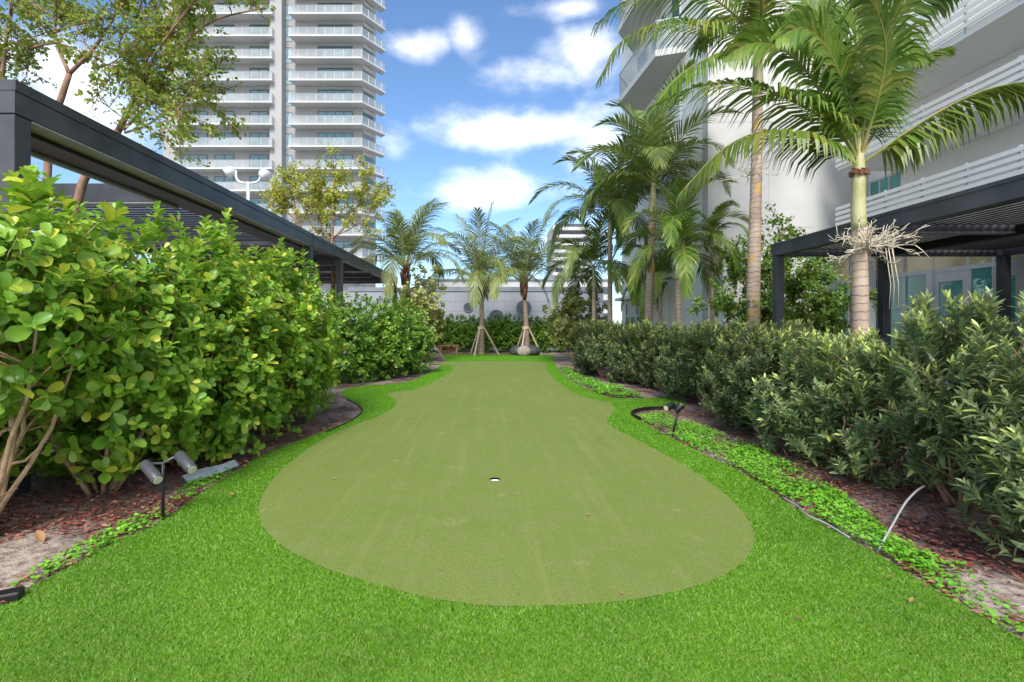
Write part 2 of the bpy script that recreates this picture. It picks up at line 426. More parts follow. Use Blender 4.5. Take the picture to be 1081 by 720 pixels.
# ------------------------------------------------------------------ leaves
PROF = {
 'clusia': ((.22,.30),(.60,.52),(.88,.40)),
 'lance': ((.25,.42),(.55,.5),(.8,.3)),
 'oval': ((.25,.42),(.55,.5),(.8,.34)),
 'round': ((.2,.42),(.5,.52),(.82,.4)),
}
def leaf_arrays(P, D, Nn, L, W, prof='oval', curl=.12, fold=.18, detail=3):
    P = np.asarray(P, float); D = unit(D); S = unit(np.cross(D, Nn)); U = np.cross(S, D)
    n = len(P); L = np.broadcast_to(L, (n,))[:,None]; W = np.broadcast_to(W, (n,))[:,None]
    st = PROF[prof] if detail == 3 else (PROF[prof][1],)
    vs = [P]
    for t, w in st:
        c = P + D*L*t - U*L*curl*t*t
        e = U*W*w*fold*2
        vs += [c - S*W*w + e, c, c + S*W*w + e]
    vs.append(P + D*L - U*L*curl)
    V = np.stack(vs, 1); nv = V.shape[1]
    k = len(st)
    fs = [(0,2,1),(0,3,2)]
    for i in range(k-1):
        a = 1+3*i; fs += [(a,a+1,a+4,a+3),(a+1,a+2,a+5,a+4)]
    a = 1+3*(k-1); fs += [(a,a+1,nv-1),(a+1,a+2,nv-1)]
    flat = np.concatenate([np.array(f) for f in fs]); sizes = np.array([len(f) for f in fs])
    F_ = (np.arange(n)[:,None]*nv + flat[None,:]).ravel()
    return V.reshape(-1,3), F_, np.tile(sizes, n), nv

def leaves(name, P, D, Nn, L, W, mat, parent=None, prof='oval', curl=.12, fold=.18, detail=3, young=None, smooth=True):
    V, Fl, Sz, nv = leaf_arrays(P, D, Nn, L, W, prof, curl, fold, detail)
    if parent is not None: V = V - ORG[parent.name]
    me = np_mesh(name, V, Fl, Sz, smooth=smooth)
    if young is not None:
        a = me.attributes.new('young', 'FLOAT', 'POINT'); a.data.foreach_set('value', np.repeat(np.asarray(young, np.float32), nv))
    return link_mesh(name, me, mat, parent)

def rosettes(rs, tips, axes, k, tilt=(35,85), back=.06):
    """k leaves round each twig tip; returns base points, directions, normals, order in the rosette"""
    n = len(tips); axes = unit(axes)
    e1 = unit(np.cross(axes, unit(rs.normal(size=(n,3))))); e2 = np.cross(axes, e1)
    P=[];D=[];U=[];O=[]
    for j in range(k):
        ph = j*2.39996 + rs.uniform(-.5,.5,n); o = (j+.5)/k
        th = np.radians(tilt[0] + (tilt[1]-tilt[0])*o + rs.uniform(-14,14,n))
        rad = e1*np.cos(ph)[:,None] + e2*np.sin(ph)[:,None]
        d = axes*np.cos(th)[:,None] + rad*np.sin(th)[:,None]
        u = axes*np.sin(th)[:,None] - rad*np.cos(th)[:,None]
        P.append(tips - axes*(o*back*2)); D.append(d); U.append(u + rs.normal(size=(n,3))*.18); O.append(np.full(n,o))
    return np.vstack(P), np.vstack(D), np.vstack(U), np.concatenate(O)

def shrub_tips(rs, n, rx, ry, z0, z1, lobes=16, pw=3.0, inner=.25, lobe_r=.34):
    """twig tips on a lumpy rounded block"""
    d = unit(rs.normal(size=(lobes,3))); d[:,2] = np.abs(d[:,2])*1.15 - .55
    d = unit(d); sc = (np.abs(d)**pw).sum(1)**(-1/pw)
    C = d*sc[:,None]*rs.uniform(.62,.80,(lobes,1))
    li = rs.randint(0, lobes, n)
    o = unit(rs.normal(size=(n,3))); rr = rs.rand(n)**.45*lobe_r*rs.uniform(.75,1.15,n)
    p = C[li] + o*rr[:,None]
    q = unit(rs.normal(size=(n,3))); q = q*((np.abs(q)**pw).sum(1)**(-1/pw))[:,None]*rs.uniform(.62,.97,(n,1))
    sel = rs.rand(n) < .58
    p[sel] = q[sel]
    inn = rs.rand(n) < inner
    p[inn] *= rs.uniform(.45,.85,(inn.sum(),1))
    zc, rz = (z0+z1)/2, (z1-z0)/2
    out = unit(p*np.array([1/rx,1/ry,1/rz]))
    pts = p*np.array([rx,ry,rz]) + np.array([0,0,zc])
    return pts, out

def make_shrub(name, label, cat, group, loc, seed, rx, ry, z0, z1, ntips, k, L, W, mat, bark, prof='clusia', tilt=(35,80), shoots=10, stems=6, stem_r=.02, yfrac=.12, curl=.12, detail=3, spread=.35, ytop=.25, chain=1, up=.55):
    rs = RS(seed)
    root = thing(name, label, cat, loc, group)
    O = np.array(loc, float)
    tips, out = shrub_tips(rs, ntips, rx, ry, z0, z1)
    ax = out*.75 + np.array([0,0,up]) + rs.normal(size=out.shape)*.35
    # upright shoots breaking the top line
    for i in range(shoots):
        b = np.array([rs.uniform(-.75,.75)*rx, rs.uniform(-.75,.75)*ry, z1-.08])
        dr = unit(np.array([rs.uniform(-.35,.35), rs.uniform(-.35,.35), 1]))
        hh = rs.uniform(.06,.26)
        m_ = 2 if hh < .2 else 3
        tips = np.vstack([tips, [b+dr*hh*(q+1)/m_ for q in range(m_)]]); ax = np.vstack([ax, np.tile(dr,(m_,1))])
    ok = tips[:,2] > .05
    tips, ax = tips[ok], ax[ok]
    top = np.ones(len(tips)); t0, a0 = tips, ax
    for q in range(1, chain):
        tips = np.vstack([tips, t0-unit(a0)*L*.62*q]); ax = np.vstack([ax, a0+rs.normal(size=a0.shape)*.12]); top = np.concatenate([top, np.full(len(t0), .25*(q==1))])
    P, D, U, Od = rosettes(rs, tips, ax, k, tilt, back=L*.5)
    n = len(P)
    hz = np.tile(np.clip((tips[:,2]-z0)/(z1-z0),0,1), k)
    tp_ = np.tile(top, k); bright = np.tile(rs.rand(len(tips)), k)
    yng = ((rs.rand(n) < yfrac + ytop*hz**2*(Od<.7)*tp_*(bright>.25))).astype(float)*rs.uniform(.4,1,n)
    Ls = L*rs.uniform(.55,1.22,n)*(.7+.5*Od); 
    leaves('foliage', P+O, D, U, Ls, W*Ls/L*rs.uniform(.9,1.15,n), M[mat], root, prof, curl, .2, detail, yng)
    sb = MB()
    for i in range(stems):
        a = rs.uniform(0, 2*math.pi); r0 = rs.uniform(0,.12)
        p = np.array([math.cos(a)*r0, math.sin(a)*r0, -.03]); path=[p.copy()]
        tgt = np.array([math.cos(a)*rx*rs.uniform(.3,.75), math.sin(a)*ry*rs.uniform(.3,.75), z0+(z1-z0)*rs.uniform(.45,.72)])
        for t in np.linspace(.15,1,7):
            path.append(p*(1-t)+tgt*t + np.array([math.cos(a),math.sin(a),0])*spread*math.sin(t*math.pi)*.3 + rs.normal(size=3)*.025)
        r = stem_r*rs.uniform(.7,1.2)
        sb.tube(np.array(path)+O, np.linspace(r, r*.35, len(path)), 6)
        for q in range(3):
            j = rs.randint(1,6); s = path[j]; e = s + unit(np.array([rs.normal(),rs.normal(),.9]))*rs.uniform(.15,.35)*np.array([1,1,1.0])
            sb.tube(np.array([s,(s+e)/2+rs.normal(size=3)*.03,e])+O, [r*.5,r*.4,r*.2], 5)
        # twigs to a share of the tips
    nt_ = min(len(tips), 90)
    for i in rs.choice(len(tips), nt_, replace=False):
        e = tips[i]; s = e*np.array([.6,.6,.82]) + rs.normal(size=3)*.03
        sb.tube(np.array([s,(s+e)/2+rs.normal(size=3)*.02,e])+O, [stem_r*.28,stem_r*.22,stem_r*.14], 4)
    sb.build('stems', M[bark], root, True)
    return root

def place(proto, loc, rz, s, label, group=None, first=False):
    o = proto if first else copy_tree(proto)
    o.location = [float(a) for a in loc]; o.rotation_euler = (0,0,rz); o.scale = s if isinstance(s, tuple) else (s,s,s)
    o['label'] = label
    if group: o['group'] = group
    return o

# --- clusia hedge, left
g = 'clusia shrubs grown together along the left bed'
pA = make_shrub('clusia_shrub', 'x', 'shrub', g, (0,0,0), 11, 1.05, .82, .90, 2.56, 850, 7, .125, .076, 'clusia', 'bark_twig', shoots=18, stems=17, stem_r=.027)
pB = make_shrub('clusia_shrub', 'x', 'shrub', g, (0,0,0), 12, 1.05, .80, .15, 2.50, 1000, 7, .115, .070, 'clusia', 'bark_twig', shoots=16, stems=8, stem_r=.022)
pC = make_shrub('clusia_shrub', 'x', 'shrub', g, (0,0,0), 13, 1.05, .82, -.30, 2.52, 1100, 7, .112, .068, 'clusia', 'bark_twig', shoots=16, stems=8, stem_r=.022)
L = 'clusia hedge shrub, '
place(pA, (-3.85,3.65,0), .3, (1.0,1.0,.99), L+'nearest, its bare tan stems forking above the sand patch', g, True)
place(pB, (-3.68,4.7,0), 0, 1.0, L+'right behind the grey twin spotlight, second from the front', g, True)
place(pC, (-3.55,5.75,0), 0, 1.03, L+'beside the grey edging strip, below the tree trunk in the pergola', g, True)
place(pC, (-3.48,6.7,0), 2.6, (1,1,1.03), L+'third before the gap at the far end of the tall hedge', g)
place(pB, (-3.40,7.5,0), 3.0, 1.03, L+'low leaves reaching the reddish mulch corner, second before the gap', g)
place(pC, (-3.48,8.4,0), 3.2, (.92,.95,.98), L+'last of the tall row, ending at the gap before the pergola post', g)
for (x,y,rz,t) in ((-4.85,4.05,2.2,'rear row, around the near post of the left pergola'),(-4.85,5.35,4.0,'rear row, behind the spotlight shrub, inside the pergola line'),(-4.7,6.6,5.2,'rear row, under the pergola cross beam')):
    place(pC, (x,y,0), rz, (.9,.95,.86), L+t, g)
g2 = 'clusia shrubs of the far left hedge section'
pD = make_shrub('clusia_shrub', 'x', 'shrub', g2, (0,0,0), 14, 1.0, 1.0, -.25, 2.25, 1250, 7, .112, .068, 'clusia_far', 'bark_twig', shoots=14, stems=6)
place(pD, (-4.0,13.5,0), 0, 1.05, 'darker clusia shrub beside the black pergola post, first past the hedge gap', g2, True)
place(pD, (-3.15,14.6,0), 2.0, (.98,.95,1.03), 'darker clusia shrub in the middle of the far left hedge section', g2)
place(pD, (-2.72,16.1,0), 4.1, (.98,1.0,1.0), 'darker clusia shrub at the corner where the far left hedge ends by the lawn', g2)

# --- right hedge
g3 = 'dark leaved shrubs of the right hedge'
q1 = make_shrub('hedge_shrub', 'x', 'shrub', g3, (0,0,0), 21, .76, .54, -.12, 1.30, 400, 9, .092, .027, 'podo', 'bark_red', 'lance', (20,66), chain=3, up=1.0, shoots=34, stems=7, stem_r=.017, yfrac=.06, ytop=.85)
q2 = make_shrub('hedge_shrub', 'x', 'shrub', g3, (0,0,0), 22, .74, .54, .22, 1.28, 390, 9, .088, .026, 'podo', 'bark_red', 'lance', (20,66), chain=3, up=1.0, shoots=34, stems=8, stem_r=.018, yfrac=.06, ytop=.85)
q3 = make_shrub('hedge_shrub', 'x', 'shrub', g3, (0,0,0), 23, .76, .55, -.15, 1.26, 400, 9, .085, .025, 'podo', 'bark_red', 'lance', (20,66), chain=3, up=1.0, shoots=30, stems=6, stem_r=.017, yfrac=.08, ytop=.85)
L = 'dark narrow leaved shrub, '
ft = True
rows = [
 (q1,(3.95,3.1,0),0,(1.1,1.05,1.08),'nearest at the frame edge over the pale sand', 1),
 (q2,(4.15,4.25,0),1,(1.2,1.1,1.28),'tall light tips behind the upright grey tube', 1),
 (q3,(3.95,5.05,0),2,(1.05,1,1.08),'below the yellow ringed palm trunk with cream flowers', 1),
 (q1,(3.92,5.85,0),2.4,(1,1,1.0),'just past the palm with cream flowers', 0),
 (q2,(3.95,6.75,0),3.9,(1,1,1.0),'in front of the slim black corner post of the right pergola', 0),
 (q3,(4.05,7.7,0),.6,(1,1,1.0),'under the stout pale palm trunk with the collar of boards', 0),
 (q1,(4.2,8.65,0),4.4,(.98,1,.98),'behind the black twin spotlight', 0),
 (q2,(4.3,9.6,0),5.6,(.98,1,.98),'behind the curved black edging, second past the twin spotlight', 0),
 (q3,(4.35,10.6,0),3.3,(1,1,.98),'next to the bare red stems at the lawn tongue, nearer side', 0),
 (q2,(4.3,11.7,0),1.9,(1,1,.98),'showing bare red stems at the lawn tongue', 0),
 (q1,(4.1,12.7,0),5.0,(1,1,1.0),'next to the bare red stems at the lawn tongue, farther side', 0),
 (q3,(3.85,13.7,0),4.2,(1,1,1.0),'third from the far end of the right hedge', 0),
 (q2,(3.55,14.7,0),.2,(1,1,1.0),'second from the far end of the right hedge', 0),
 (q1,(3.25,15.7,0),1.2,(1,1,1.0),'last at the far end, beside the back lawn', 0)]
hv = (1,1,1,1.04,1.14,1.0,1.16,1.03,1.18,1.02,1.15,1.08,1.2,1.12)
for (p,loc,rz,s,t,f1),h_ in zip(rows,hv): place(p, loc, rz, tuple(a*b for a,b in zip(s if isinstance(s,tuple) else (s,s,s),(1,1,h_))), L+t, g3, bool(f1))
g4 = 'paler shrubs behind the right hedge'
r1 = make_shrub('hedge_shrub', 'x', 'shrub', g4, (0,0,0), 31, .85, .78, .2, 1.42, 400, 9, .09, .026, 'podo_light', 'bark_red', 'lance', (20,66), chain=3, up=1.0, shoots=30, stems=5, yfrac=.12, ytop=.4)
L = 'paler second row shrub, '
for i,(x,y,s,t) in enumerate([(5.25,4.3,1.02,'in front of the white framed glass doors'),(5.2,8.3,.98,'between the pergola corner post and the stout palm'),
     (5.3,9.6,1.0,'at the foot of the stout pale palm trunk'),(5.35,10.9,.98,'between stout palm and thin palm with flower tuft'),
     (5.4,12.2,.98,'at the foot of the palm with the wide low crown'),(5.2,13.6,.98,'between the wide low palm and the leaning palm'),
     (5.1,15.0,1.0,'at the foot of the leaning palm with the wooden prop'),(4.7,16.6,1.02,'under the two slim palms at the far end')]):
    place(r1, (x,y,0), i*1.7, s, L+t, g4, i==0)

# --- back hedge
g5 = 'shrubs of the back hedge along the grey wall'
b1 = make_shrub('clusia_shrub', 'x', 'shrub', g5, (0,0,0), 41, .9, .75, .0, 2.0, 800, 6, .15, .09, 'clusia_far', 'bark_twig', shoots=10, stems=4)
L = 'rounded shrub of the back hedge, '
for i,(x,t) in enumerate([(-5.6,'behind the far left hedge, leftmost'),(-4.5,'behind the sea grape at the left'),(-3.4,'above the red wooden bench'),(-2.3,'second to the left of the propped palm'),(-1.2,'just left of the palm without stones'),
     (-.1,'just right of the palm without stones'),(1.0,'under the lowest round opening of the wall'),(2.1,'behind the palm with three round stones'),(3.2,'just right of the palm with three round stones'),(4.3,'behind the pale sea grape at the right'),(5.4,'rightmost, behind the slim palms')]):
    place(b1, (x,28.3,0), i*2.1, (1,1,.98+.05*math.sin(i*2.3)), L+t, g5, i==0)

# --- sea grapes
def sea_grape(label, loc, seed, rx, ry, z0, z1, n):
    return make_shrub('sea_grape', label, 'shrub', None, loc, seed, rx, ry, z0, z1, n, 5, .17, .15, 'grape_leaf', 'bark_pale', 'round', (40,90), shoots=8, stems=6, stem_r=.03, yfrac=.10, ytop=.15)
sea_grape('pale sea grape shrub with round yellow green leaves under the leftmost coconut palm', (-2.75,20.5,0), 51, 1.05, .9, .6, 3.9, 300)
sea_grape('pale sea grape shrub with round yellow green leaves behind the slim palms', (3.7,21.0,0), 52, 1.5, 1.1, .5, 3.0, 360)

# ------------------------------------------------------------------ palms
def smooth_path(pts, n):
    P = [np.array(p, float) for p in pts]; P = [2*P[0]-P[1]] + P + [2*P[-1]-P[-2]]
    segs = len(P)-3; out=[]
    for u in np.linspace(0, segs-1e-6, n):
        i = int(u); t = u-i; p0,p1,p2,p3 = P[i:i+4]
        out.append(.5*((2*p1)+(-p0+p2)*t+(2*p0-5*p1+4*p2-p3)*t*t+(-p0+3*p1-3*p2+p3)*t**3))
    return np.array(out)

def frond(parent, pts, rs, nl=44, Lmax=.6, w=.02, hang=.5, vee=.25, mat='palm', rib='rachis', r0=.018, start=.14, yellow=.1, fwd=.55, side=None, label=None):
    n = nl+1
    path = smooth_path(pts, n)
    hd = path[-1]-path[0]; hd[2]=0
    S0 = unit(np.array([hd[1],-hd[0],0])) if side is None else unit(np.array(side, float))
    T = unit(np.gradient(path, axis=0))
    mb = MB(); mb.tube(path, np.linspace(r0, r0*.18, n), 5, 1)
    V=[];Fc=[];yg=[]
    i0 = int(start*nl)
    yb = rs.rand() < yellow; azs = rs.uniform(0,6)
    for i in range(i0, n):
        t = (i-i0)/(n-1-i0)
        L = Lmax*(.42+.58*math.sin(math.pi*min(1,(.18+.80*t))**.85))*rs.uniform(.9,1.08)
        if t > .9: L *= (1-(t-.9)*3)
        S = unit(S0 - T[i]*np.dot(S0,T[i])); U = np.cross(S, T[i])
        if U[2] < -.15: U = -U
        for sd in (-1,1):
            d = unit(S*sd*(1-.45*t) + T[i]*(fwd+.75*t) + U*vee*rs.uniform(.5,1.4) + rs.normal(size=3)*.07)
            p = path[i].copy(); B = unit(T[i]-d*np.dot(T[i],d))
            ws = (.55,1.0,.72)
            pr=[]
            for q in range(3):
                pr += [p-B*w*ws[q], p+B*w*ws[q]]
                d = unit(d+np.array([0,0,-hang*(.25+.5*q)])); p = p+d*L/3
                B = unit(B-d*np.dot(B,d))
            pr.append(p); b = len(V); V += pr
            Fc += [(b,b+1,b+3,b+2),(b+2,b+3,b+5,b+4),(b+4,b+5,b+6)]
            yv = (rs.uniform(.05,.75) if rs.rand() < (.8 if yb else .15) else 0)*(.5+.5*math.sin(i*.35+azs))
            yg += [yv]*7
    nb = len(mb.v)
    mb.add(V, Fc, 0)
    o = mb.build('frond', [M[mat], M[rib]], parent, False)
    a = o.data.attributes.new('young','FLOAT','POINT'); a.data.foreach_set('value', np.array([0]*nb+yg, np.float32))
    if label: o['label'] = label
    return o

def auto_frond(c, azi, elev, length, droop, n=7):
    d = np.array([math.cos(azi)*math.cos(elev), math.sin(azi)*math.cos(elev), math.sin(elev)])
    p = np.array(c, float); pts=[p.copy()]
    for k in range(n):
        d = unit(d+np.array([0,0,-droop*(k+.5)/n])); p = p+d*length/n; pts.append(p.copy())
    return pts

def trunk(parent, path, rad, mat='trunk', rings=0):
    P = smooth_path(path, 26); R = np.interp(np.linspace(0,1,26), np.linspace(0,1,len(rad)), rad)
    mb = MB(); mb.tube(P, R, 14); return mb.build('trunk', M[mat], parent, True)

def spray(parent, c, rs, n=16, size=.5, r=.006, name='flower_stalk', up=.1, mat='cream', spread=1.0):
    mb = MB(); c = np.array(c)
    for i in range(n):
        a = rs.uniform(0,2*math.pi)
        d = unit(np.array([math.cos(a)*spread, math.sin(a)*spread*.7, rs.uniform(-.35,.9)+up])); p=c.copy(); path=[p]
        L = size*rs.uniform(.6,1.0)
        for k in range(5):
            d = unit(d+rs.normal(size=3)*.13); p = p+d*L/5; path.append(p)
        mb.tube(path, np.linspace(r*1.5,r*.6,6), 5)
        for k in range(1,6):
            for q in range(2):
                e = unit(d*.95+rs.normal(size=3)*.5); l = L*rs.uniform(.16,.34)
                s = path[k]; mid = s+e*l*.5+rs.normal(size=3)*.02; mb.tube([s,mid,s+e*l+rs.normal(size=3)*.03], [r,r*.8,r*.5], 4)
    return mb.build(name, M[mat], parent, True)

PG = 'palms planted behind the right hedge'
def slim_palm(label, px, crown_py, Y, r, nfr, flen, seed, style='palm', cs=.6, lean=0.0, frs=None, leaflet=.5, group=PG, droop=1.0, emax=84, emin=16, w=.015, nl=54):
    rs = RS(seed)
    c = at(px, crown_py, Y); base = np.array([c[0]-lean, Y, 0.])
    root = thing('palm_tree', label, 'palm tree', base, group)
    sh0 = c - np.array([lean*cs/max(c[2],1),0,cs])
    trunk(root, [base+[0,0,-.05], base+[0,0,.25], base*.5+sh0*.5+[lean*.1,0,0], sh0], [r*1.35,r*1.1,r,r*.85])
    mb = MB(); P = smooth_path([sh0-[0,0,.01], sh0*.65+c*.35, c+[0,0,.08]], 8)
    mb.tube(P, [r*.98,r*1.12,r*1.1,r,r*.85,r*.7,r*.6,r*.5], 12); mb.build('crownshaft', M['cshaft'], root, True)
    for i in range(nfr):
        a = i*2.39996+rs.uniform(-.3,.3); u = (i+.5)/nfr
        e = math.radians(emax+(emin-emax)*u**.9+rs.uniform(-6,6))
        pts = auto_frond(c+np.array([0,0,.05-.05*u]), a, e, flen*rs.uniform(.85,1.1), droop*rs.uniform(.75,1.15)*(.5+.4*u))
        frond(root, pts, rs, nl, leaflet*flen/2.0*rs.uniform(.9,1.1), w, .18+.3*u, .35-.2*u, style, r0=.014, yellow=.22+.3*u)
    return root, c, sh0

# the near palm with cream flowers: fronds follow the photograph
rs = RS(77)
Yp = 6.75
c = at(907,172,Yp); base = np.array([c[0],Yp,0])
p1 = thing('palm_tree', 'nearest palm, yellow ringed trunk with a bushy cream flower spray by the right pergola', 'palm tree', base, PG)
sh = at(907,300,Yp)
trunk(p1, [base+[0,0,-.05], base+[0,0,.4], at(908,330,Yp), at(907,240,Yp)], [.135,.115,.103,.088])
mb = MB(); mb.tube(smooth_path([at(907,243,Yp), at(906,215,Yp), at(907,178,Yp), at(908,138,Yp)], 10), [.088,.09,.09,.088,.084,.079,.07,.055,.04,.02], 14); mb.build('crownshaft', M['cshaft'], p1, True)
mb = MB()
for q in range(9):
    a = q*.7; mb.obox(at(907,182,Yp)+np.array([math.cos(a)*.08,math.sin(a)*.08,rs.uniform(-.03,.03)]), (.03,.01,.0), (-.01,.025,.01), (0,.0,.035))
mb.build('leaf_scar', M['brown_scar'], p1)
def pf(pxs, y1, **kw):
    ys = np.linspace(Yp, y1, len(pxs)); pts = [at(a,b,yy) for (a,b),yy in zip(pxs,ys)]
    return frond(p1, pts, rs, **kw)
BW = dict(nl=78, w=.0225, mat='palm', r0=.022)
pf([(907,175),(932,158),(960,138),(1010,108),(1060,90),(1120,86)], 6.1, Lmax=.80, hang=1.3, vee=.0, start=.2, yellow=1, **BW)
pf([(907,175),(880,158),(845,142),(800,140),(760,160),(722,200)], 6.3, Lmax=.70, hang=1.2, vee=.1, start=.15, yellow=1, **BW)
pf([(906,170),(885,140),(847,112),(788,90),(735,92),(690,112)], 6.5, Lmax=.76, hang=.8, vee=.15, start=.15, yellow=1, **BW)
pf([(906,168),(880,125),(855,80),(825,52),(795,46),(768,58)], 6.2, Lmax=.68, hang=.5, vee=.3, start=.15, yellow=0, side=(.5,.2,.6), **BW)
pf([(906,168),(905,120),(905,60),(903,5),(900,-55)], 6.9, Lmax=.76, hang=.35, vee=.25, start=.16, yellow=0, side=(1,.1,0), **BW)
pf([(907,168),(914,120),(924,75),(942,25),(966,-8),(1005,-12)], 6.4, Lmax=.80, hang=.8, vee=.0, start=.16, yellow=0, side=(.9,.3,-.3), **BW)
pf([(907,168),(900,115),(885,60),(862,15),(830,-20)], 7.2, Lmax=.70, hang=.5, vee=.2, start=.16, yellow=0, side=(.9,.1,.4), **BW)
pf([(907,170),(925,135),(945,95),(975,60),(1000,50)], 8.2, Lmax=.55, hang=.7, vee=.1, start=.16, yellow=0, **BW)
pf([(906,170),(890,140),(870,110),(845,95),(810,100)], 8.3, Lmax=.55, hang=.7, vee=.1, start=.16, yellow=0, **BW)
pf([(907,168),(925,110),(935,55),(925,10),(900,-20)], 5.6, Lmax=.6, hang=.6, vee=.1, start=.18, yellow=1, side=(1,.2,.2), **BW)
pf([(906,168),(895,105),(875,55),(850,30),(822,40)], 6.0, Lmax=.6, hang=.5, vee=.2, start=.16, yellow=0, side=(.6,.3,.5), **BW)
pf([(907,168),(918,120),(930,75),(950,50),(980,60)], 7.6, Lmax=.6, hang=.6, vee=.1, start=.16, yellow=0, side=(.9,.3,-.2), **BW)
pf([(906,168),(893,130),(880,85),(870,40),(868,0)], 7.4, Lmax=.6, hang=.5, vee=.2, start=.16, yellow=0, side=(1,.2,.2), **BW)
spray(p1, at(909,262,Yp)+np.array([.0,-.12,0]), rs, 34, .52, .006)
mb = MB()
for dx in (0, .05, -.04): mb.tube([at(938,262,Yp)+[dx,0,0], at(944,300,Yp)+[dx*1.2,0,0], at(943,330,Yp)+[dx*1.4,0,.05]], [.007,.005,.003], 5)
mb.build('seed_strand', M['cream'], p1, True)

# stout palm whose crown leaves the frame
rs = RS(78); Yp2 = 11.2
c2 = at(801,40,Yp2); base = np.array([at(796,300,Yp2)[0],Yp2,0])
p2 = thing('palm_tree', 'tallest palm with a stout pale ringed trunk and board collar, its crown leaving the frame', 'palm tree', base, PG)
trunk(p2, [base+[0,0,-.05], base+[-.02,0,.6], at(795,320,Yp2), at(798,200,Yp2), at(800,95,Yp2)], [.2,.165,.15,.12,.105])
mb = MB(); mb.tube(smooth_path([at(800,97,Yp2), at(800,75,Yp2), at(801,40,Yp2)], 8), [.108,.118,.118,.11,.1,.09,.08,.06], 14); mb.build('crownshaft', M['cshaft'], p2, True)
def pf2(pxs, y1, **kw):
    ys = np.linspace(Yp2, y1, len(pxs)); frond(p2, [at(a,b,yy) for (a,b),yy in zip(pxs,ys)], rs, nl=72, w=.027, mat='palm', r0=.03, **kw)
pf2([(801,45),(775,36),(745,28),(705,24),(660,40),(634,80)], 10.2, Lmax=1.05, hang=1.0, vee=.1, yellow=1)
pf2([(801,42),(775,15),(740,-8),(695,-10),(655,5),(630,25)], 10.8, Lmax=1.05, hang=.9, vee=.1, yellow=1)
pf2([(801,45),(780,50),(750,60),(715,82),(690,115)], 9.6, Lmax=.95, hang=.9, vee=.1, yellow=0)
pf2([(801,40),(790,0),(770,-40),(735,-70)], 11.5, Lmax=.95, hang=.6, vee=.2, yellow=0)
pf2([(801,40),(812,0),(835,-40),(875,-60)], 11.0, Lmax=.95, hang=.6, vee=.2, yellow=0)
pf2([(801,42),(830,15),(860,5),(900,20),(925,60)], 10.4, Lmax=.95, hang=.8, vee=.1, yellow=0)
pf2([(801,42),(822,25),(848,25),(870,50)], 13.5, Lmax=.9, hang=.8, vee=.1, yellow=0)
pf2([(801,42),(785,20),(760,20),(735,50)], 13.6, Lmax=.9, hang=.8, vee=.1, yellow=0)
pf2([(801,42),(804,10),(800,-15),(790,-20)], 9.2, Lmax=.9, hang=.6, vee=.1, yellow=1)
spray(p2, at(790,185,Yp2), rs, 12, .75, .006, spread=1.2); 
mb = MB()
bz = at(796,347,Yp2)
for a in np.arange(0, 6.28, .9): mb.obox(bz+np.array([math.cos(a)*.18,math.sin(a)*.18,0]), (-math.sin(a)*.05,math.cos(a)*.05,0), (math.cos(a)*.02,math.sin(a)*.02,0), (0,0,.11))
tb = thing('tree_brace', 'collar of short boards with slanting timber props round the stout palm', 'tree brace', (base[0],base[1],0), 'timber braces holding up palms')
mb.build('collar_board', M['wood'], tb)
for a in (-.7, 1.4, 3.5):
    m2 = MB(); s_ = bz+np.array([math.cos(a)*.2,math.sin(a)*.2,-.05]); e_ = np.array([base[0]+math.cos(a)*1.1, base[1]+math.sin(a)*1.1, 0])
    m2.tube([s_, e_], .05, 4); m2.build('prop', M['wood'], tb)

slim_palm('palm with a wide low arching crown between the leaning palm and the stout palm', 716, 266, 13.4, .088, 17, 2.45, 81, 'palm', .75, droop=1.1, w=.0185, emin=8)
o4, c4, s4 = slim_palm('palm with a slightly leaning trunk and tall dark crown above its neighbours', 690, 192, 15.5, .125, 20, 3.3, 82, 'palm_dark', 1.0, .25, droop=.8, w=.025)
slim_palm('slim palm with a drooping dark crown, leftmost of the right hand palms', 627, 284, 19.5, .085, 15, 3.0, 83, 'palm_dark', .7, droop=1.1, w=.026, emin=5)
slim_palm('slim palm with feathery crown above the drooping one, second of the right hand palms', 644, 228, 18.6, .09, 18, 3.4, 84, 'palm_dark', .8, droop=.9, w=.026)
o7, c7, s7 = slim_palm('small thin palm with a pale flower tuft in front of the blank white wall', 752, 248, 14.0, .055, 8, 1.3, 85, 'palm', .5, droop=1.1)
spray(o7, at(752,275,14.0), RS(5), 20, .55, .007)
slim_palm('short palm half hidden behind the leaning palm trunk', 697, 296, 18.0, .07, 13, 2.3, 86, 'palm', .5, droop=1.3, emin=-5, w=.02)

def brace(label, base, top, spread, n=3, a0=0., r=.045):
    t = thing('tree_brace', label, 'tree brace', base, 'timber braces holding up palms')
    for i in range(n):
        a = a0+i*2*math.pi/n; m2 = MB()
        m2.tube([np.array(base)+[math.cos(a)*spread,math.sin(a)*spread,-.05], np.array(base)+[math.cos(a)*.13,math.sin(a)*.13,top]], r, 6)
        m2.build('prop', M['wood'], t)
    m2 = MB(); m2.tube([np.array(base)+[0,0,top-.12], np.array(base)+[0,0,top+.02]], .2, 12); m2.build('collar', M['wood'], t)
    return t
b4 = np.array([o4.location[0], o4.location[1], 0])
brace('timber props round the leaning palm, one slanting out to the left', b4, 1.45, .9, 3, math.pi)

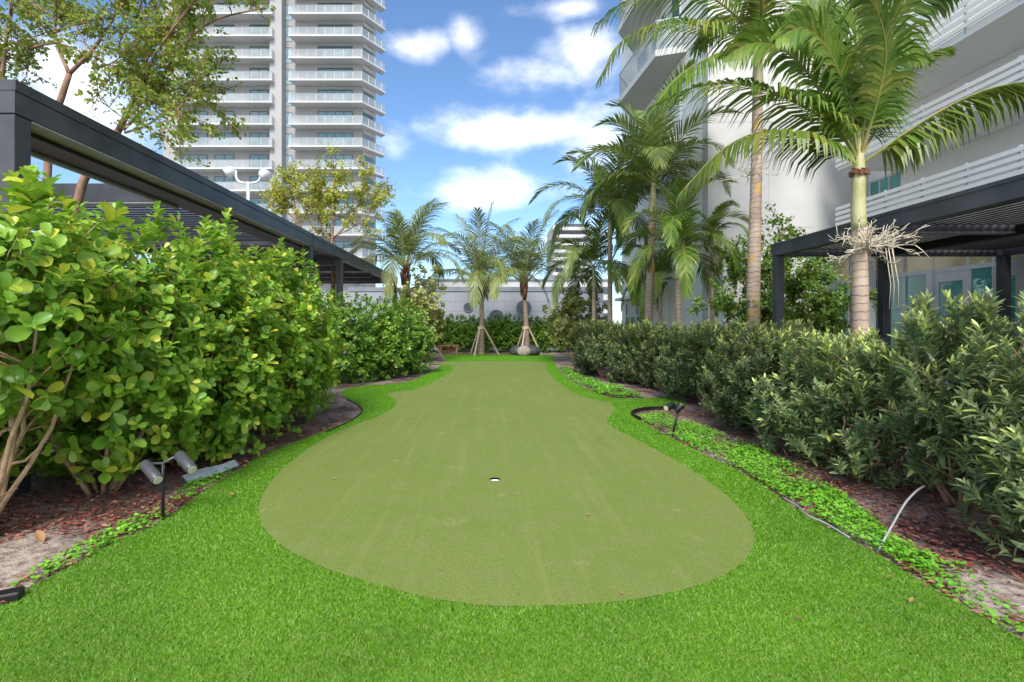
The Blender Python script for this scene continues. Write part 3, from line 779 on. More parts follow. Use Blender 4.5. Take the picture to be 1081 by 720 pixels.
# coconut palms
def coconut(label, px, crown_py, Y, base_px, seed, flen, r=.13):
    rs = RS(seed); c = at(px,crown_py,Y); base = np.array([at(base_px,342,Y)[0],Y,0])
    root = thing('coconut_palm', label, 'palm tree', base, 'coconut palms across the back of the lawn')
    trunk(root, [base+[0,0,-.05], base+[0,0,.35], base*.5+c*.5+[.03,0,0], c+[0,0,-.1]], [r*1.55,r*1.3,r*.95,r*.9], 'trunk_coco')
    mb = MB()
    for i in range(16):
        a = i*2.4; z = rs.uniform(-.75,.1); d=np.array([math.cos(a),math.sin(a),0])
        mb.tube([c+d*r*.8+[0,0,z-.15], c+d*r*1.15+[0,0,z+.2], c+d*r*1.7+[0,0,z+.45]], [.07,.06,.015], 5)
    mb.build('leaf_base', M['brown_scar'], root, True)
    nf = 16
    for i in range(nf):
        u = (i+.5)/nf; a = i*2.39996+rs.uniform(-.3,.3); e = math.radians(84-52*u**.95+rs.uniform(-6,6))
        pts = auto_frond(c+np.array([0,0,.1]), a, e, flen*rs.uniform(.85,1.1)*(.85+.15*u), rs.uniform(.6,1.05)*(.36+.55*u))
        frond(root, pts, rs, 72, .95*flen/4, .018, .45, .1, 'coco', 'rachis_coco', .035, start=.2, yellow=.25, fwd=.6)
    return root
coconut('leftmost coconut palm, rising behind the pale sea grape at the hedge end', 428, 287, 22.5, 430, 91, 4.1, .15)
coconut('coconut palm with propped trunk on the back lawn, no stones at its foot', 508, 303, 26.0, 508, 92, 5.0)
coconut('coconut palm with propped trunk standing among three round stones', 553, 303, 26.0, 556, 93, 4.9)
brace('timber props round the coconut palm without stones', (at(508,342,26)[0],26,0), 1.45, .95, 3, .15)
brace('timber props round the coconut palm among the stones', (at(555,342,26)[0],26,0), 1.45, .85, 3, .15)

# stones
def stone(label, px, py, rx, rz, mat, seed):
    p = gr(px, py); rs = RS(seed); bm = bmesh.new(); bmesh.ops.create_icosphere(bm, subdivisions=3, radius=1)
    for v in bm.verts:
        q = v.co; s = 1+.08*math.sin(3*q.x+seed)+.06*math.sin(4*q.y+2*seed)
        v.co = Vector((q.x*rx*s, q.y*rx*.85*s, q.z*rz*s+rz*.75))
    for f in bm.faces: f.smooth = True
    me = bpy.data.meshes.new('garden_stone'); bm.to_mesh(me); bm.free()
    o = link_mesh('garden_stone', me, M[mat]); o.location = p; tag(o, label, 'stone', 'round stones at the palm foot')
stone('dark round stone left of the tan one at the palm foot', 544.5, 374.8, .33, .27, 'stone_dark', 1)
stone('tan round stone in the middle at the palm foot', 553, 375.4, .40, .29, 'stone_tan', 2)
stone('dark round stone right of the tan one at the palm foot', 563.5, 375.2, .38, .29, 'stone_dark', 3)

# ------------------------------------------------------------------ broadleaf trees
def tree(name, label, base, limbs, seed, mat, bark, L, W, nleaf_tip, sub=(7,6), sublen=(1.0,.5), yfrac=.08, group=None, prof='oval', tstart=.3, upb=.25, twigs=True):
    """limbs: list of (path, r0, r1); side branches and twigs grow from them, leaves sit on the twigs"""
    rs = RS(seed); root = thing(name, label, 'tree', base, group); mb = MB(); tips=[]; axs=[]
    for (path, r0, r1, leafy) in limbs:
        P = smooth_path(path, 14); mb.tube(P, np.linspace(r0,r1,14), 8)
        if not leafy: continue
        T = unit(np.gradient(P,axis=0))
        for i in range(sub[0]):
            j = int(np.interp(tstart+(1-tstart)*(i+rs.rand())/sub[0], [0,1],[0,13])); d = unit(T[j]*.55+rs.normal(size=3)*.75+[0,0,upb])
            l = sublen[0]*rs.uniform(.5,1.1); s=P[j]; B=[s]; p=s.copy(); dd=d
            for k in range(5): dd = unit(dd+rs.normal(size=3)*.2); p = p+dd*l/5; B.append(p.copy())
            rr = np.interp(j,[0,13],[r0,r1])*.5; mb.tube(B, np.linspace(max(rr,.008),.006,6), 5)
            for q in range(sub[1]):
                k = rs.randint(1,6); s2=B[k]; d2 = unit(dd*.4+rs.normal(size=3)*.8); l2=sublen[1]*rs.uniform(.4,1.1)
                e = s2+d2*l2; mid=(s2+e)/2+rs.normal(size=3)*.04*l2; mb.tube([s2,mid,e],[.006,.005,.003],4)
                for tt in (.45,.75,1.0): tips.append(s2*(1-tt)+e*tt+rs.normal(size=3)*.03); axs.append(d2)
        tips.append(P[-1]); axs.append(T[-1])
    mb.build('trunk', M[bark], root, True)
    tips=np.array(tips); axs=np.array(axs)
    Pp,D,U,Od = rosettes(rs,tips,axs+rs.normal(size=axs.shape)*.2,nleaf_tip,(35,95),back=L)
    Pp = Pp+rs.normal(size=Pp.shape)*L*.4; n=len(Pp)
    D = unit(D+np.array([0,0,-.25])+rs.normal(size=D.shape)*.25)
    U = U+np.array([0,0,.5])
    Ls=L*rs.uniform(.65,1.2,n)
    leaves('crown',Pp,D,U,Ls,W*Ls/L,M[mat],root,prof,.15,.15,3 if L*600/max(base[1],1)>4 else 1,(rs.rand(n)<yfrac)*rs.uniform(.4,1,n))
    return root

Y1=7.0
A=lambda px,py,y=Y1: at(px,py,y)
tb0 = np.array([-6.35,Y1,0])
limbs=[([tb0,[-6.2,7,1.5],A(84,205),A(97,180),A(125,138)],0.072,0.045,False),
 ([A(125,138),A(145,97),A(158,50),A(185,10),A(200,-40)],0.042,0.014,True),
 ([A(143,100),A(168,85),A(190,52),A(225,22),A(280,8)],0.030,0.009,True),
 ([A(130,137),A(150,118),A(165,105),A(190,92,7.3),A(222,78,7.5)],0.023,0.006,True),
 ([A(132,140),A(155,132,6.8),A(185,112,6.6),A(215,95,6.5)],0.017,0.005,True),
 ([A(150,90),A(165,55,6.6),A(205,0,6.3),A(225,-45,6.1)],0.022,0.007,True),
 ([A(158,50),A(150,10,7.3),A(135,-40,7.6)],0.022,0.007,True),
 ([tb0+[-.05,.25,0],[-6.5,7.2,1.6],A(52,150,7.3),A(64,106,7.3),A(73,78,7.3)],0.065,0.040,False),
 ([A(73,78,7.3),A(60,45,7.3),A(58,15,7.3),A(62,-40,7.3)],0.030,0.011,True),
 ([A(73,78,7.3),A(98,52,7.2),A(118,22,7.1),A(135,-20,7.0)],0.030,0.011,True),
 ([A(60,45,7.3),A(35,50,7.6),A(10,62,7.8),A(-30,60,8)],0.017,0.006,True),
 ([A(60,20,7.3),A(30,0,7.5),A(0,-25,7.7)],0.017,0.006,True),
 ([A(98,52,7.2),A(110,68,6.8),A(125,62,6.6),A(140,50,6.4)],0.012,0.004,True),
 ([tb0+[-.9,.6,0],[-7.3,7.6,2],A(-4,130,7.7),A(3,75,7.7),A(8,30,7.7),A(20,-30,7.7)],0.058,0.014,True)]
tree('broadleaf_tree','leafy tree with forking pinkish trunks growing up through the left pergola',tb0,limbs,61,'tree_leaf','bark_red',.066,.038,5,(10,8),(.72,.34),.10,tstart=.28)

Y2=18.5
A=lambda px,py,y=Y2: at(px,py,y)
gT='small yellow leaved trees behind the left pergola'
b_=np.array([A(352,342)[0],Y2,0])
tree('yellow_tree','yellow green tree with a forked trunk behind the pergola, nearer the coconut palm',b_,[
 ([b_,A(352,300),A(350,262)],.10,.06,False),
 ([A(350,262),A(352,235),A(354,205),A(350,182)],.05,.015,True),
 ([A(350,255),A(340,240),A(332,215),A(335,185)],.04,.012,True),
 ([A(351,252),A(368,235),A(380,212),A(386,180)],.045,.012,True),
 ([A(352,250),A(372,240,18.2),A(392,222,18),A(400,200,18)],.03,.01,True),
 ([A(350,270),A(338,252),A(322,225),A(315,200)],.03,.01,True)],62,'olive_leaf','bark_red',.11,.06,9,(8,6),(1.15,.55),.08,gT,tstart=.4)
b_=np.array([A(320,342)[0],Y2+.6,0])
tree('yellow_tree','yellow green tree with a thin trunk behind the pergola, nearer the white floodlight',b_,[
 ([b_,A(322,290,19.1),A(319,245,19.1)],.08,.05,False),
 ([A(319,245,19.1),A(312,220,19.1),A(308,200,19.1),A(303,188,19.1)],.045,.012,True),
 ([A(318,240,19.1),A(300,220,19),A(287,208,19)],.03,.01,True),
 ([A(318,235,19.1),A(330,212,19),A(338,198,19)],.03,.01,True)],63,'olive_leaf','bark_red',.11,.06,9,(8,6),(.95,.5),.08,gT,tstart=.4)
Yd=12.3
A=lambda px,py,y=Yd: at(px,py,y)
b_=np.array([A(822,342)[0],Yd,0])
tree('garden_tree','bushy dark green tree behind the corner post of the right pergola',b_,[
 ([b_,A(822,345),A(822,310)],.08,.05,False),
 ([A(822,345),A(800,320),A(785,300),A(778,285)],.04,.012,True),
 ([A(822,330),A(815,300),A(820,270),A(826,250)],.04,.012,True),
 ([A(822,330),A(845,310),A(860,290,12.6),A(868,275,12.8)],.04,.012,True),
 ([A(822,340),A(850,335),A(875,325,12),A(890,315,11.8)],.035,.01,True),
 ([A(822,350),A(795,345,12),A(775,335,11.8),A(768,320,11.7)],.035,.01,True),
 ([A(822,350),A(845,350,12),A(872,352,11.6),A(888,350,11.4)],.035,.01,True),
 ([A(822,345),A(812,335,11.6),A(800,330,11.2)],.035,.01,True),
 ([A(822,330),A(835,320,11.8),A(842,300,11.4)],.035,.01,True)],64,'dense_leaf','bark_red',.095,.055,8,(11,8),(.85,.4),.08,tstart=.25)

# ------------------------------------------------------------------ pergolas
pl=thing('pergola','long charcoal metal pergola with louvred roof behind the left hedge','pergola',(-4.5,4.7,0))
XO=-4.42
def pp(name,boxes,mat,parent):
    mb=MB()
    for b in boxes: mb.box(*b)
    o=mb.build(name,M[mat],parent); bv=o.modifiers.new('bevel','BEVEL'); bv.width=.006; bv.segments=2; return o
pp('post',[(XO-.20,XO-.002,4.6,4.77,-.1,3.56)],'charcoal',pl)
pp('post',[(XO-.18,XO-.01,12.32,12.50,-.1,3.56)],'charcoal',pl)
pp('post',[(XO-.18,XO-.01,14.92,15.09,-.1,3.56)],'charcoal',pl)
pp('post',[(XO-.18,XO-.01,23.9,24.08,-.1,3.56)],'charcoal',pl)
pp('post',[(XO-3.2,XO-3.05,23.9,24.08,-.1,3.56)],'charcoal',pl)
pp('beam',[(XO-.2,XO,4.6,12.38,3.57,3.88),(XO-.2,XO+.012,4.595,12.385,3.78,3.885)],'charcoal',pl)
pp('beam',[(XO-.2,XO,12.42,24.15,3.57,3.88),(XO-.2,XO+.012,12.42,24.155,3.79,3.883)],'charcoal',pl)
pp('flange',[(XO-.22,XO+.004,4.78,12.3,3.545,3.565)],'charcoal_light',pl)
pp('gutter',[(XO-.62,XO-.21,4.78,12.3,3.50,3.80)],'black_metal',pl)
pp('flange',[(XO-.66,XO-.60,4.78,8.0,3.462,3.51)],'charcoal_light',pl)
pp('cross_beam',[(XO-5,XO-.63,8.0,8.18,3.58,3.885)],'charcoal',pl)
pp('flange',[(XO-5,XO-.66,7.99,8.19,3.555,3.575)],'charcoal_light',pl)
pp('cross_beam',[(XO-5,XO-.63,12.3,12.48,3.52,3.86)],'charcoal',pl)
pp('cross_beam',[(XO-5,XO-.22,15.0,15.16,3.40,3.80)],'charcoal',pl)
pp('cross_beam',[(XO-5,XO-.22,19.5,19.66,3.45,3.80)],'charcoal',pl)
pp('cross_beam',[(XO-5,XO-.22,23.95,24.1,3.57,3.86)],'charcoal',pl)
pp('cross_beam',[(XO-5,XO-.21,4.6,4.75,3.57,3.88)],'charcoal',pl)
pp('beam',[(XO-5.2,XO-5.02,4.6,24.15,3.57,3.88)],'charcoal',pl)
mb=MB()
for y in np.arange(8.28,12.25,.19): mb.obox((XO-2.8,y,3.66),(2.15,0,0),(0,.085,.03),(0,-.004,.011))
mb.build('louvre_roof',M['louvre'],pl)
mb=MB()
for (a,b2) in ((12.6,14.9),(15.3,19.4),(19.8,23.8)):
    for y in np.arange(a,b2,.19): mb.obox((XO-2.6,y,3.70),(2.36,0,0),(0,.085,.03),(0,-.004,.011))
mb.build('louvre_roof',M['louvre'],pl)

pr=thing('pergola','charcoal metal pergola with corrugated louvre roof in front of the glass doors','pergola',(5.8,9.8,0))
XR=5.73
for (x,y) in ((XR+.06,9.82),(7.9,9.82),(10.28,9.82),(10.28,4.2)): pp('post',[(x-.075,x+.075,y-.075,y+.075,-.1,2.95)],'charcoal',pr)
pp('beam',[(XR-.02,XR+.14,2.2,9.92,2.955,3.2),(XR-.03,XR+.14,2.2,9.93,3.15,3.205)],'charcoal',pr)
pp('beam',[(7.84,7.98,2.2,9.74,2.93,3.12)],'black_metal',pr)
pp('beam',[(10.22,10.36,2.2,9.92,2.955,3.19)],'charcoal',pr)
pp('cross_beam',[(XR+.16,10.2,9.76,9.9,2.95,3.18)],'charcoal',pr)
pp('cross_beam',[(XR+.16,7.82,7.3,7.44,2.97,3.14),(8.0,10.2,7.3,7.44,2.97,3.14)],'charcoal',pr)
pp('flange',[(XR+.16,7.82,7.28,7.46,2.95,2.966),(8.0,10.2,7.28,7.46,2.95,2.966)],'charcoal_light',pr)
mb=MB()
for x in np.arange(XR+.25,10.1,.13):
    for (a,b2) in ((2.3,7.25),(7.5,9.7)): mb.obox((x,(a+b2)/2,3.08),(.055,0,.025),(0,(b2-a)/2,0),(-.004,0,.009))
mb.build('louvre_roof',M['louvre'],pr)

# ------------------------------------------------------------------ right building
rb=thing('apartment_building','white apartment building with slatted balconies and a glass shopfront behind the right pergola','building',(10.6,10,0))
XF=10.62
def bp(name,boxes,mat,parent=None):
    mb=MB()
    for b in boxes: mb.box(*b)
    return mb.build(name,M[mat],parent or rb)
bp('blank_wall',[(6.7,9.9,15.0,15.4,-.15,34),(9.9,13,15.0,15.4,-.15,34)],'white')
bp('wall_joint',[(8.55,8.565,14.993,15.0,-.1,30),(6.72,9.9,14.993,15.0,4.55,4.562),(6.72,9.9,14.993,15.0,7.75,7.762)],'grey_render')
bp('side_wall',[(6.7,7.0,15.4,24.6,-.15,34)],'white_shade_lift')
bp('wall',[(11.6,12,1,15,3.7,34)],'upper_wall')
bp('wall',[(XF+.02,XF+.3,1,15,3.62,3.86)],'white')
# shopfront: panes between mullions along Y
ys=[2.6,4.2,5.8,7.4,8.9,9.75,10.3,10.85,11.72,12.55,13.35,13.75,14.45,14.98]
for i in range(len(ys)-1):
    a,b2=ys[i],ys[i+1]
    if abs(a-10.85)<.01 or abs(a-9.75)<.01:
        d=bp('door',[(XF-.03,XF+.03,a+.004,a+.14,.02,2.798),(XF-.03,XF+.03,b2-.14,b2-.004,.02,2.798),(XF-.03,XF+.03,a+.14,b2-.14,2.58,2.798),(XF-.03,XF+.03,a+.14,b2-.14,.02,.28)],'frame')
        bp('pane',[(XF-.008,XF+.008,a+.14,b2-.14,.28,2.58)],'teal',d)
        m2=MB(); m2.tube([(XF-.09,b2-.2,.9),(XF-.09,b2-.2,1.3)],.018,8); m2.obox((XF-.06,b2-.2,.95),(.03,0,0),(0,.012,0),(0,0,.012)); m2.obox((XF-.06,b2-.2,1.25),(.03,0,0),(0,.012,0),(0,0,.012)); m2.build('handle',M['white_metal'],d)
    else:
        w_=bp('window',[(XF-.03,XF+.03,a,a+.05,0,2.8),(XF-.03,XF+.03,b2-.05,b2,0,2.8),(XF-.03,XF+.03,a+.05,b2-.05,1.98,2.03),(XF-.03,XF+.03,a+.05,b2-.05,0,.1)],'frame')
        bp('pane',[(XF-.008,XF+.008,a+.05,b2-.05,.1,1.98),(XF-.008,XF+.008,a+.05,b2-.05,2.03,2.8)],'teal',w_)
    w_=bp('transom_window',[(XF-.04,XF+.04,a,b2,2.8,2.9),(XF-.03,XF+.03,a,a+.05,2.9,3.55),(XF-.04,XF+.04,a,b2,3.55,3.62)],'frame')
    bp('pane',[(XF-.008,XF+.008,a+.05,b2,2.9,3.55)],'warm_glass',w_)
bp('door_jamb',[(XF-.07,XF+.05,9.62,9.78,0,2.9)],'frame'); bp('door_jamb',[(XF-.07,XF+.05,11.70,11.86,0,2.9)],'frame')
bp('column',[(XF-.35,XF-.1,13.35,13.6,-.1,3.6)],'white')
bp('pipe_column',[(9.9,9.98,13.2,13.28,-.1,3.6)],'white_metal')
# slatted balconies
def slat_balcony(z0,z1,ya,yb,slab,n):
    x=9.98
    bal=bp('balcony',[(x+.03,11.58,ya,yb,slab[0],slab[1])],'white_shade_lift')
    mb=MB(); hh=(z1-z0)/n
    for k in range(n): mb.box(x-.02,x+.02,ya,yb,z0+k*hh+.012,z0+k*hh+hh*.70)
    for k in range(n): mb.box(x-.018,x+.018,yb,yb+.02,z0+k*hh+.012,z0+k*hh+hh*.70)
    mb.build('slat_railing',M['white_shade_lift'],bal)
    for y in np.arange(ya+.4,yb,1.05):
        mb=MB(); mb.box(x+.022,x+.07,y,y+.05,z0-.1,z1); mb.build('rail_post',M['frame'],bal)
slat_balcony(3.95,4.97,1.5,14.1,(3.72,3.93),7)
slat_balcony(6.05,6.64,1.5,14.1,(5.98,6.05),4)
slat_balcony(7.78,8.9,1.5,14.1,(7.6,7.78),7)
w_=bp('window',[(11.55,11.6,13.85,14.9,5.3,5.36),(11.55,11.6,13.85,14.9,5.84,5.9),(11.55,11.6,14.15,14.2,5.36,5.84),(11.55,11.6,14.5,14.55,5.36,5.84)],'frame'); bp('pane',[(11.57,11.59,13.85,14.9,5.36,5.84)],'teal',w_)
bp('wall',[(10.3,10.9,14.2,14.99,3.7,4.3)],'grey_render')
# balconies of the far wing
for z in (8.0,11.0,14.0,17.0):
    mb=MB(); mb.prism([(6.69,16.6),(5.75,16.9),(5.45,20.6),(6.69,22.4)],z-.22,z)
    bal=mb.build('balcony',M['slab'],rb)
    mb=MB(); pts=[(6.6,16.7),(5.8,16.95),(5.5,20.6),(6.6,22.3)]
    for (p,q) in zip(pts[:-1],pts[1:]): 
        p=np.array(p); q=np.array(q); mb.add([(p[0],p[1],z),(q[0],q[1],z),(q[0],q[1],z+1.0),(p[0],p[1],z+1.0)],[(0,1,2,3)])
    mb.build('glass_rail',M['rail_glass'],bal)
    mb=MB(); mb.tube([(p[0],p[1],z+1.02) for p in pts],.025,6); mb.build('handrail',M['frame'],bal)
    for (a,b2) in ((17.1,17.9),(18.6,20.0),(20.6,22.0)):
        w_=bp('window',[(6.66,6.70,a,a+.05,z+.05,z+2.4),(6.66,6.70,b2-.05,b2,z+.05,z+2.4),(6.66,6.70,a+.05,b2-.05,z+2.35,z+2.4)],'frame'); bp('pane',[(6.68,6.695,a+.05,b2-.05,z+.05,z+2.35)],'teal_tower',w_)
for (a,b2) in ((20.6,22.1),(22.15,23.8)):
    w_=bp('window',[(6.64,6.70,a,a+.07,.2,2.6),(6.64,6.70,b2-.07,b2,.2,2.6),(6.64,6.70,a+.07,b2-.07,1.93,2.0),(6.64,6.70,a+.07,b2-.07,2.53,2.6),(6.64,6.7,(a+b2)/2-.03,(a+b2)/2+.03,.2,1.93)],'white_metal'); bp('pane',[(6.68,6.695,a+.07,b2-.07,.2,2.53)],'teal_tower',w_)
bp('canopy',[(6.3,6.69,20.3,24.5,2.72,2.86)],'white_metal')
w_=bp('window',[(6.9,6.94,14.96,15.0,.2,3.1),(7.14,7.18,14.96,15.0,.2,3.1)],'frame'); bp('pane',[(6.94,7.14,14.975,14.998,.2,3.1)],'teal_pale',w_)

# ------------------------------------------------------------------ left tower
Yt,Yw=70.0,71.65
def tx(px,y=Yw): return (px-VX)/F*y
tw=thing('apartment_tower','tall pale apartment tower with stacked balconies behind the left pergola','building',(-30,75,0))
top=56.0
def tp(name,boxes,mat,parent=None):
    mb=MB()
    for b in boxes: mb.box(*b)
    return mb.build(name,M[mat],parent or tw)
cx=[(-17.9,Yw),(-16.2,Yw+3.0)]
mb=MB(); mb.prism([(tx(172),Yw),(tx(287.5),Yw),(tx(287.5),Yw-.9),(tx(300),Yw-.9),(tx(300),Yw+.6),(tx(309),Yw+.6),(tx(309),Yw),(-18.35,Yw),(-16.9,Yw+2.6),(-21.0,Yw+18),(tx(172),Yw+18)],-.15,top)
mb.build('wall',M['concrete'],tw)
bal0=[];
zl=[45.9-3.15*k for k in range(-3,13)]
protoL=protoR=None
for z in zl:
    if protoL is None:
        mb=MB(); mb.box(tx(178,Yt),tx(287.3,Yt),Yt,Yw-.01,z-.22,z); protoL=mb.build('balcony',M['slab'],tw)
        mb=MB(); x0,x1=tx(178,Yt)+.1,tx(287.3,Yt)-.08
        mb.add([(x0,Yt+.08,z),(x1,Yt+.08,z),(x1,Yt+.08,z+1.05),(x0,Yt+.08,z+1.05)],[(0,1,2,3)]); mb.add([(x1,Yt+.08,z),(x1,Yw,z),(x1,Yw,z+1.05),(x1,Yt+.08,z+1.05)],[(0,1,2,3)])
        mb.build('glass_rail',M['rail_glass'],protoL)
        mb=MB(); mb.tube([(x0,Yt+.08,z+1.07),(x1,Yt+.08,z+1.07)],.035,4); mb.tube([(x1,Yt+.08,z+1.07),(x1,Yw,z+1.07)],.05,4)
        for x in np.arange(x0,x1,1.3): mb.box(x-.025,x+.025,Yt+.04,Yt+.07,z,z+1.05)
        mb.build('handrail',M['frame'],protoL)
        P=[(tx(304,Yt),Yt),(-17.9,Yt),(-15.35,Yw+2.3),(-16.2,Yw+3.2),(-18.0,Yw-.01),(tx(312),Yw-.01)]
        mb=MB(); mb.prism(P,z-.22,z); protoR=mb.build('balcony',M['slab'],tw)
        pts=[(tx(312)-.4,Yw-.1),(tx(304,Yt)+.1,Yt+.08),(-17.93,Yt+.08),(-15.47,Yw+2.3)]
        mb=MB()
        for p,q in zip(pts[1:-1],pts[2:]): mb.add([(p[0],p[1],z),(q[0],q[1],z),(q[0],q[1],z+1.05),(p[0],p[1],z+1.05)],[(0,1,2,3)])
        mb.build('glass_rail',M['rail_glass'],protoR)
        mb=MB(); mb.tube([(p[0],p[1],z+1.07) for p in pts[1:]],.04,4)
        for p,q in zip(pts[1:-1],pts[2:]):
            for t in np.arange(0,1.01,1.3/max(np.hypot(q[0]-p[0],q[1]-p[1]),1.3)):
                xx=p[0]+(q[0]-p[0])*t; yy=p[1]+(q[1]-p[1])*t-.02; mb.box(xx-.025,xx+.025,yy-.02,yy+.01,z,z+1.05)
        mb.build('handrail',M['frame'],protoR)
        wins=[]
        for (a,b2,y) in ((191,219,Yw),(227,247,Yw),(264,283,Yw),(336,372,Yw),(300.6,308.4,Yw+.6)):
            x0,x1=tx(a,y),tx(b2,y)
            zz0,zz1 = (z+.03,z+2.35) if a!=300.6 else (z+.3,z+2.5)
            mb=MB(); mb.box(x0,x1,y-.06,y-.01,zz0,zz1); w_=mb.build('window',M['teal_tower' if a!=300.6 else 'teal_pale'],tw)
            mb=MB(); nm=max(2,int((x1-x0)/1.2)+1)
            for x in np.linspace(x0,x1,nm): mb.box(x-.04,x+.04,y-.09,y-.065,zz0,zz1)
            mb.box(x0,x1,y-.09,y-.062,zz1-.06,zz1)
            mb.build('frame',M['porthole'],w_); wins.append(w_)
        dvec=np.array([-16.9+18.35,2.6]); nrm=np.array([dvec[1],-dvec[0]])/np.linalg.norm(dvec)
        p=np.array([-18.35,Yw])+dvec*.12+nrm*.02; q=np.array([-18.35,Yw])+dvec*.8+nrm*.02
        mb=MB(); mb.prism([tuple(p),tuple(q),tuple(q+nrm*.05),tuple(p+nrm*.05)],z+.03,z+2.35); w_=mb.build('window',M['teal_tower'],tw); wins.append(w_)
        z00=z
    else:
        for o in (protoL,protoR,*wins):
            c_=copy_tree(o,tw); c_.location.z=z-z00
tp('wall_fin',[(tx(220.5),tx(223.5),Yt+.4,Yw-.01,-.1,22)],'slab')

# ------------------------------------------------------------------ far buildings and back wall
bw=thing('garden_wall','pale grey block wall with three dark round openings and a dark cap','wall',(0,32,0))
mb=MB(); mb.box(-9,7.5,32,32.3,-.15,3.72); mb.build('wall',M['backwall'],bw)
mb=MB(); mb.box(-9.05,7.55,31.94,32.36,3.72,3.98); mb.build('cap',M['wallcap'],bw)
mb=MB()
for z in (1.1,1.75,2.4,3.05): mb.box(-9,7.5,31.994,32.0,z,z+.018)
for x in np.arange(-8.5,7.5,1.6): mb.box(x,x+.02,31.995,32.0,-.1,3.7)
mb.build('joint',M['wallcap'],bw)
for (px,py,r) in ((494.4,324.4,.30),(524,335,.49),(553,325,.49)):
    p=at(px,py,31.97); m2=MB(); m2.disc(p,(0,1,0),r,40,.05); o=m2.build('round_opening',M['porthole'],bw)
    m2=MB(); a=np.linspace(0,2*math.pi,41); m2.tube([(p[0]+r*math.cos(t),31.94,p[2]+r*math.sin(t)) for t in a],.025,6,cap=False); m2.build('rim',M['wallcap'],o)
fb=thing('apartment_block','distant white apartment block with banded balconies seen between the palms','building',(36,210,0))
mb=MB(); x0,x1=at(584,342,210)[0],at(622,342,210)[0]; mb.box(x0,x1,210,232,-.15,44); mb.build('wall',M['grey_render'],fb)
proto=None
for k in range(13):
    z=3+3.2*k
    if proto is None:
        mb=MB(); mb.box(x0-.4,x1+.4,208.3,209.99,z,z+1.25); proto=mb.build('balcony',M['white'],fb)
        mb=MB(); mb.box(x0+1,x1-1,209.9,209.98,z+1.3,z+2.9); pw_=mb.build('window',M['porthole'],fb)
    else:
        for o in (proto,pw_):
            c_=copy_tree(o,fb); c_.location.z=3.2*k
fb=thing('office_block','distant low pale building just above the grey wall','building',(-2,120,0))
mb=MB(); mb.box(-16,30,120,140,-.15,12.2); mb.build('wall',M['grey_render'],fb)
mb=MB(); 
for k in range(3):
    m2=MB(); m2.box(-15.5,29.5,119.9,119.99,2.5+3.2*k,4.2+3.2*k); m2.build('window',M['porthole'],fb)
mb=MB(); mb.box(-16.3,30.3,119.6,140.3,12.2,12.6); mb.build('roof',M['wallcap'],fb)

# ------------------------------------------------------------------ floodlight
fl=thing('floodlight','white twin floodlight on a slim white pole rising behind the left pergola','floodlight',(at(262,342,30)[0],30,0))
mb=MB(); mb.tube([at(262,342,30)*[1,1,0],at(262,192,30)],.09,10); mb.build('pole',M['white_metal'],fl,True)
mb=MB(); mb.tube(smooth_path([at(249,180,30),at(250,189,30),at(256,193,30),at(268,193,30),at(274,190,30),at(275,181,30)],14),.07,8); mb.build('arm',M['white_metal'],fl,True)
for (px,py,s) in ((243,181,-1),(279,184,1)):
    c_=at(px,py,30); mb=MB()
    prof=[(-.32,.13),(-.22,.24),(.0,.31),(.28,.33)]
    d=unit(np.array([s*.75,-.15,-.45])); mb.tube([c_+d*a for a,_ in prof],[b for _,b in prof],14); mb.build('lamp_head',M['white_metal'],fl,True)

# ------------------------------------------------------------------ spotlights
def spot(label,base,top,heads,mat):
    t=thing('garden_spotlight',label,'spotlight',base)
    mb=MB(); mb.tube([np.array(base)+[0,0,-.05],top],.0125,8); mb.build('stake',M['black_metal'],t,True)
    mb=MB(); mb.tube([heads[0][0],top,heads[1][0]],.011,8); mb.build('crossbar',M[mat],t,True)
    cb=np.array(base)+np.array([-.25,.12,.005]); mb=MB(); mb.tube(smooth_path([np.array(top)+[.012,0,-.01],np.array(base)*.4+np.array(top)*.6+[.02,-.015,0],np.array(base)+[.018,-.012,.03],np.array(base)+[-.06,.03,.012],cb],16),.004,5); mb.build('cable',M['black_metal'],t,True)
    for (a,b2,r) in heads:
        mb=MB(); a=np.array(a); b2=np.array(b2); d=unit(b2-a)
        mb.tube([a,a+d*.006,b2-d*.006,b2],[r*.9,r,r,r*.92],20); h=mb.build('lamp_head',M[mat],t,True)
        m2=MB(); m2.tube([b2-d*.004,b2+d*.003],r*.8,20); m2.build('lens',M['cream'],h)
    return t
Ys=4.04; b_=gr(172,548)
spot('grey twin spotlight on a black stake at the left bed edge',b_,at(172,489,Ys),[(at(152.5,489.5,Ys),at(167,507,Ys-.1),.043),(at(189,480,Ys),at(203,496,Ys-.1),.043)],'lamp_grey')
b_=gr(709,460); Ys=b_[1]
spot('black twin spotlight on a leaning stake by the curved black edging',b_,at(716,431,Ys),[(at(714,434,Ys),at(719.5,427,Ys),.045),(at(710.5,427,Ys+.1),at(703,431,Ys),.045)],'black_metal')

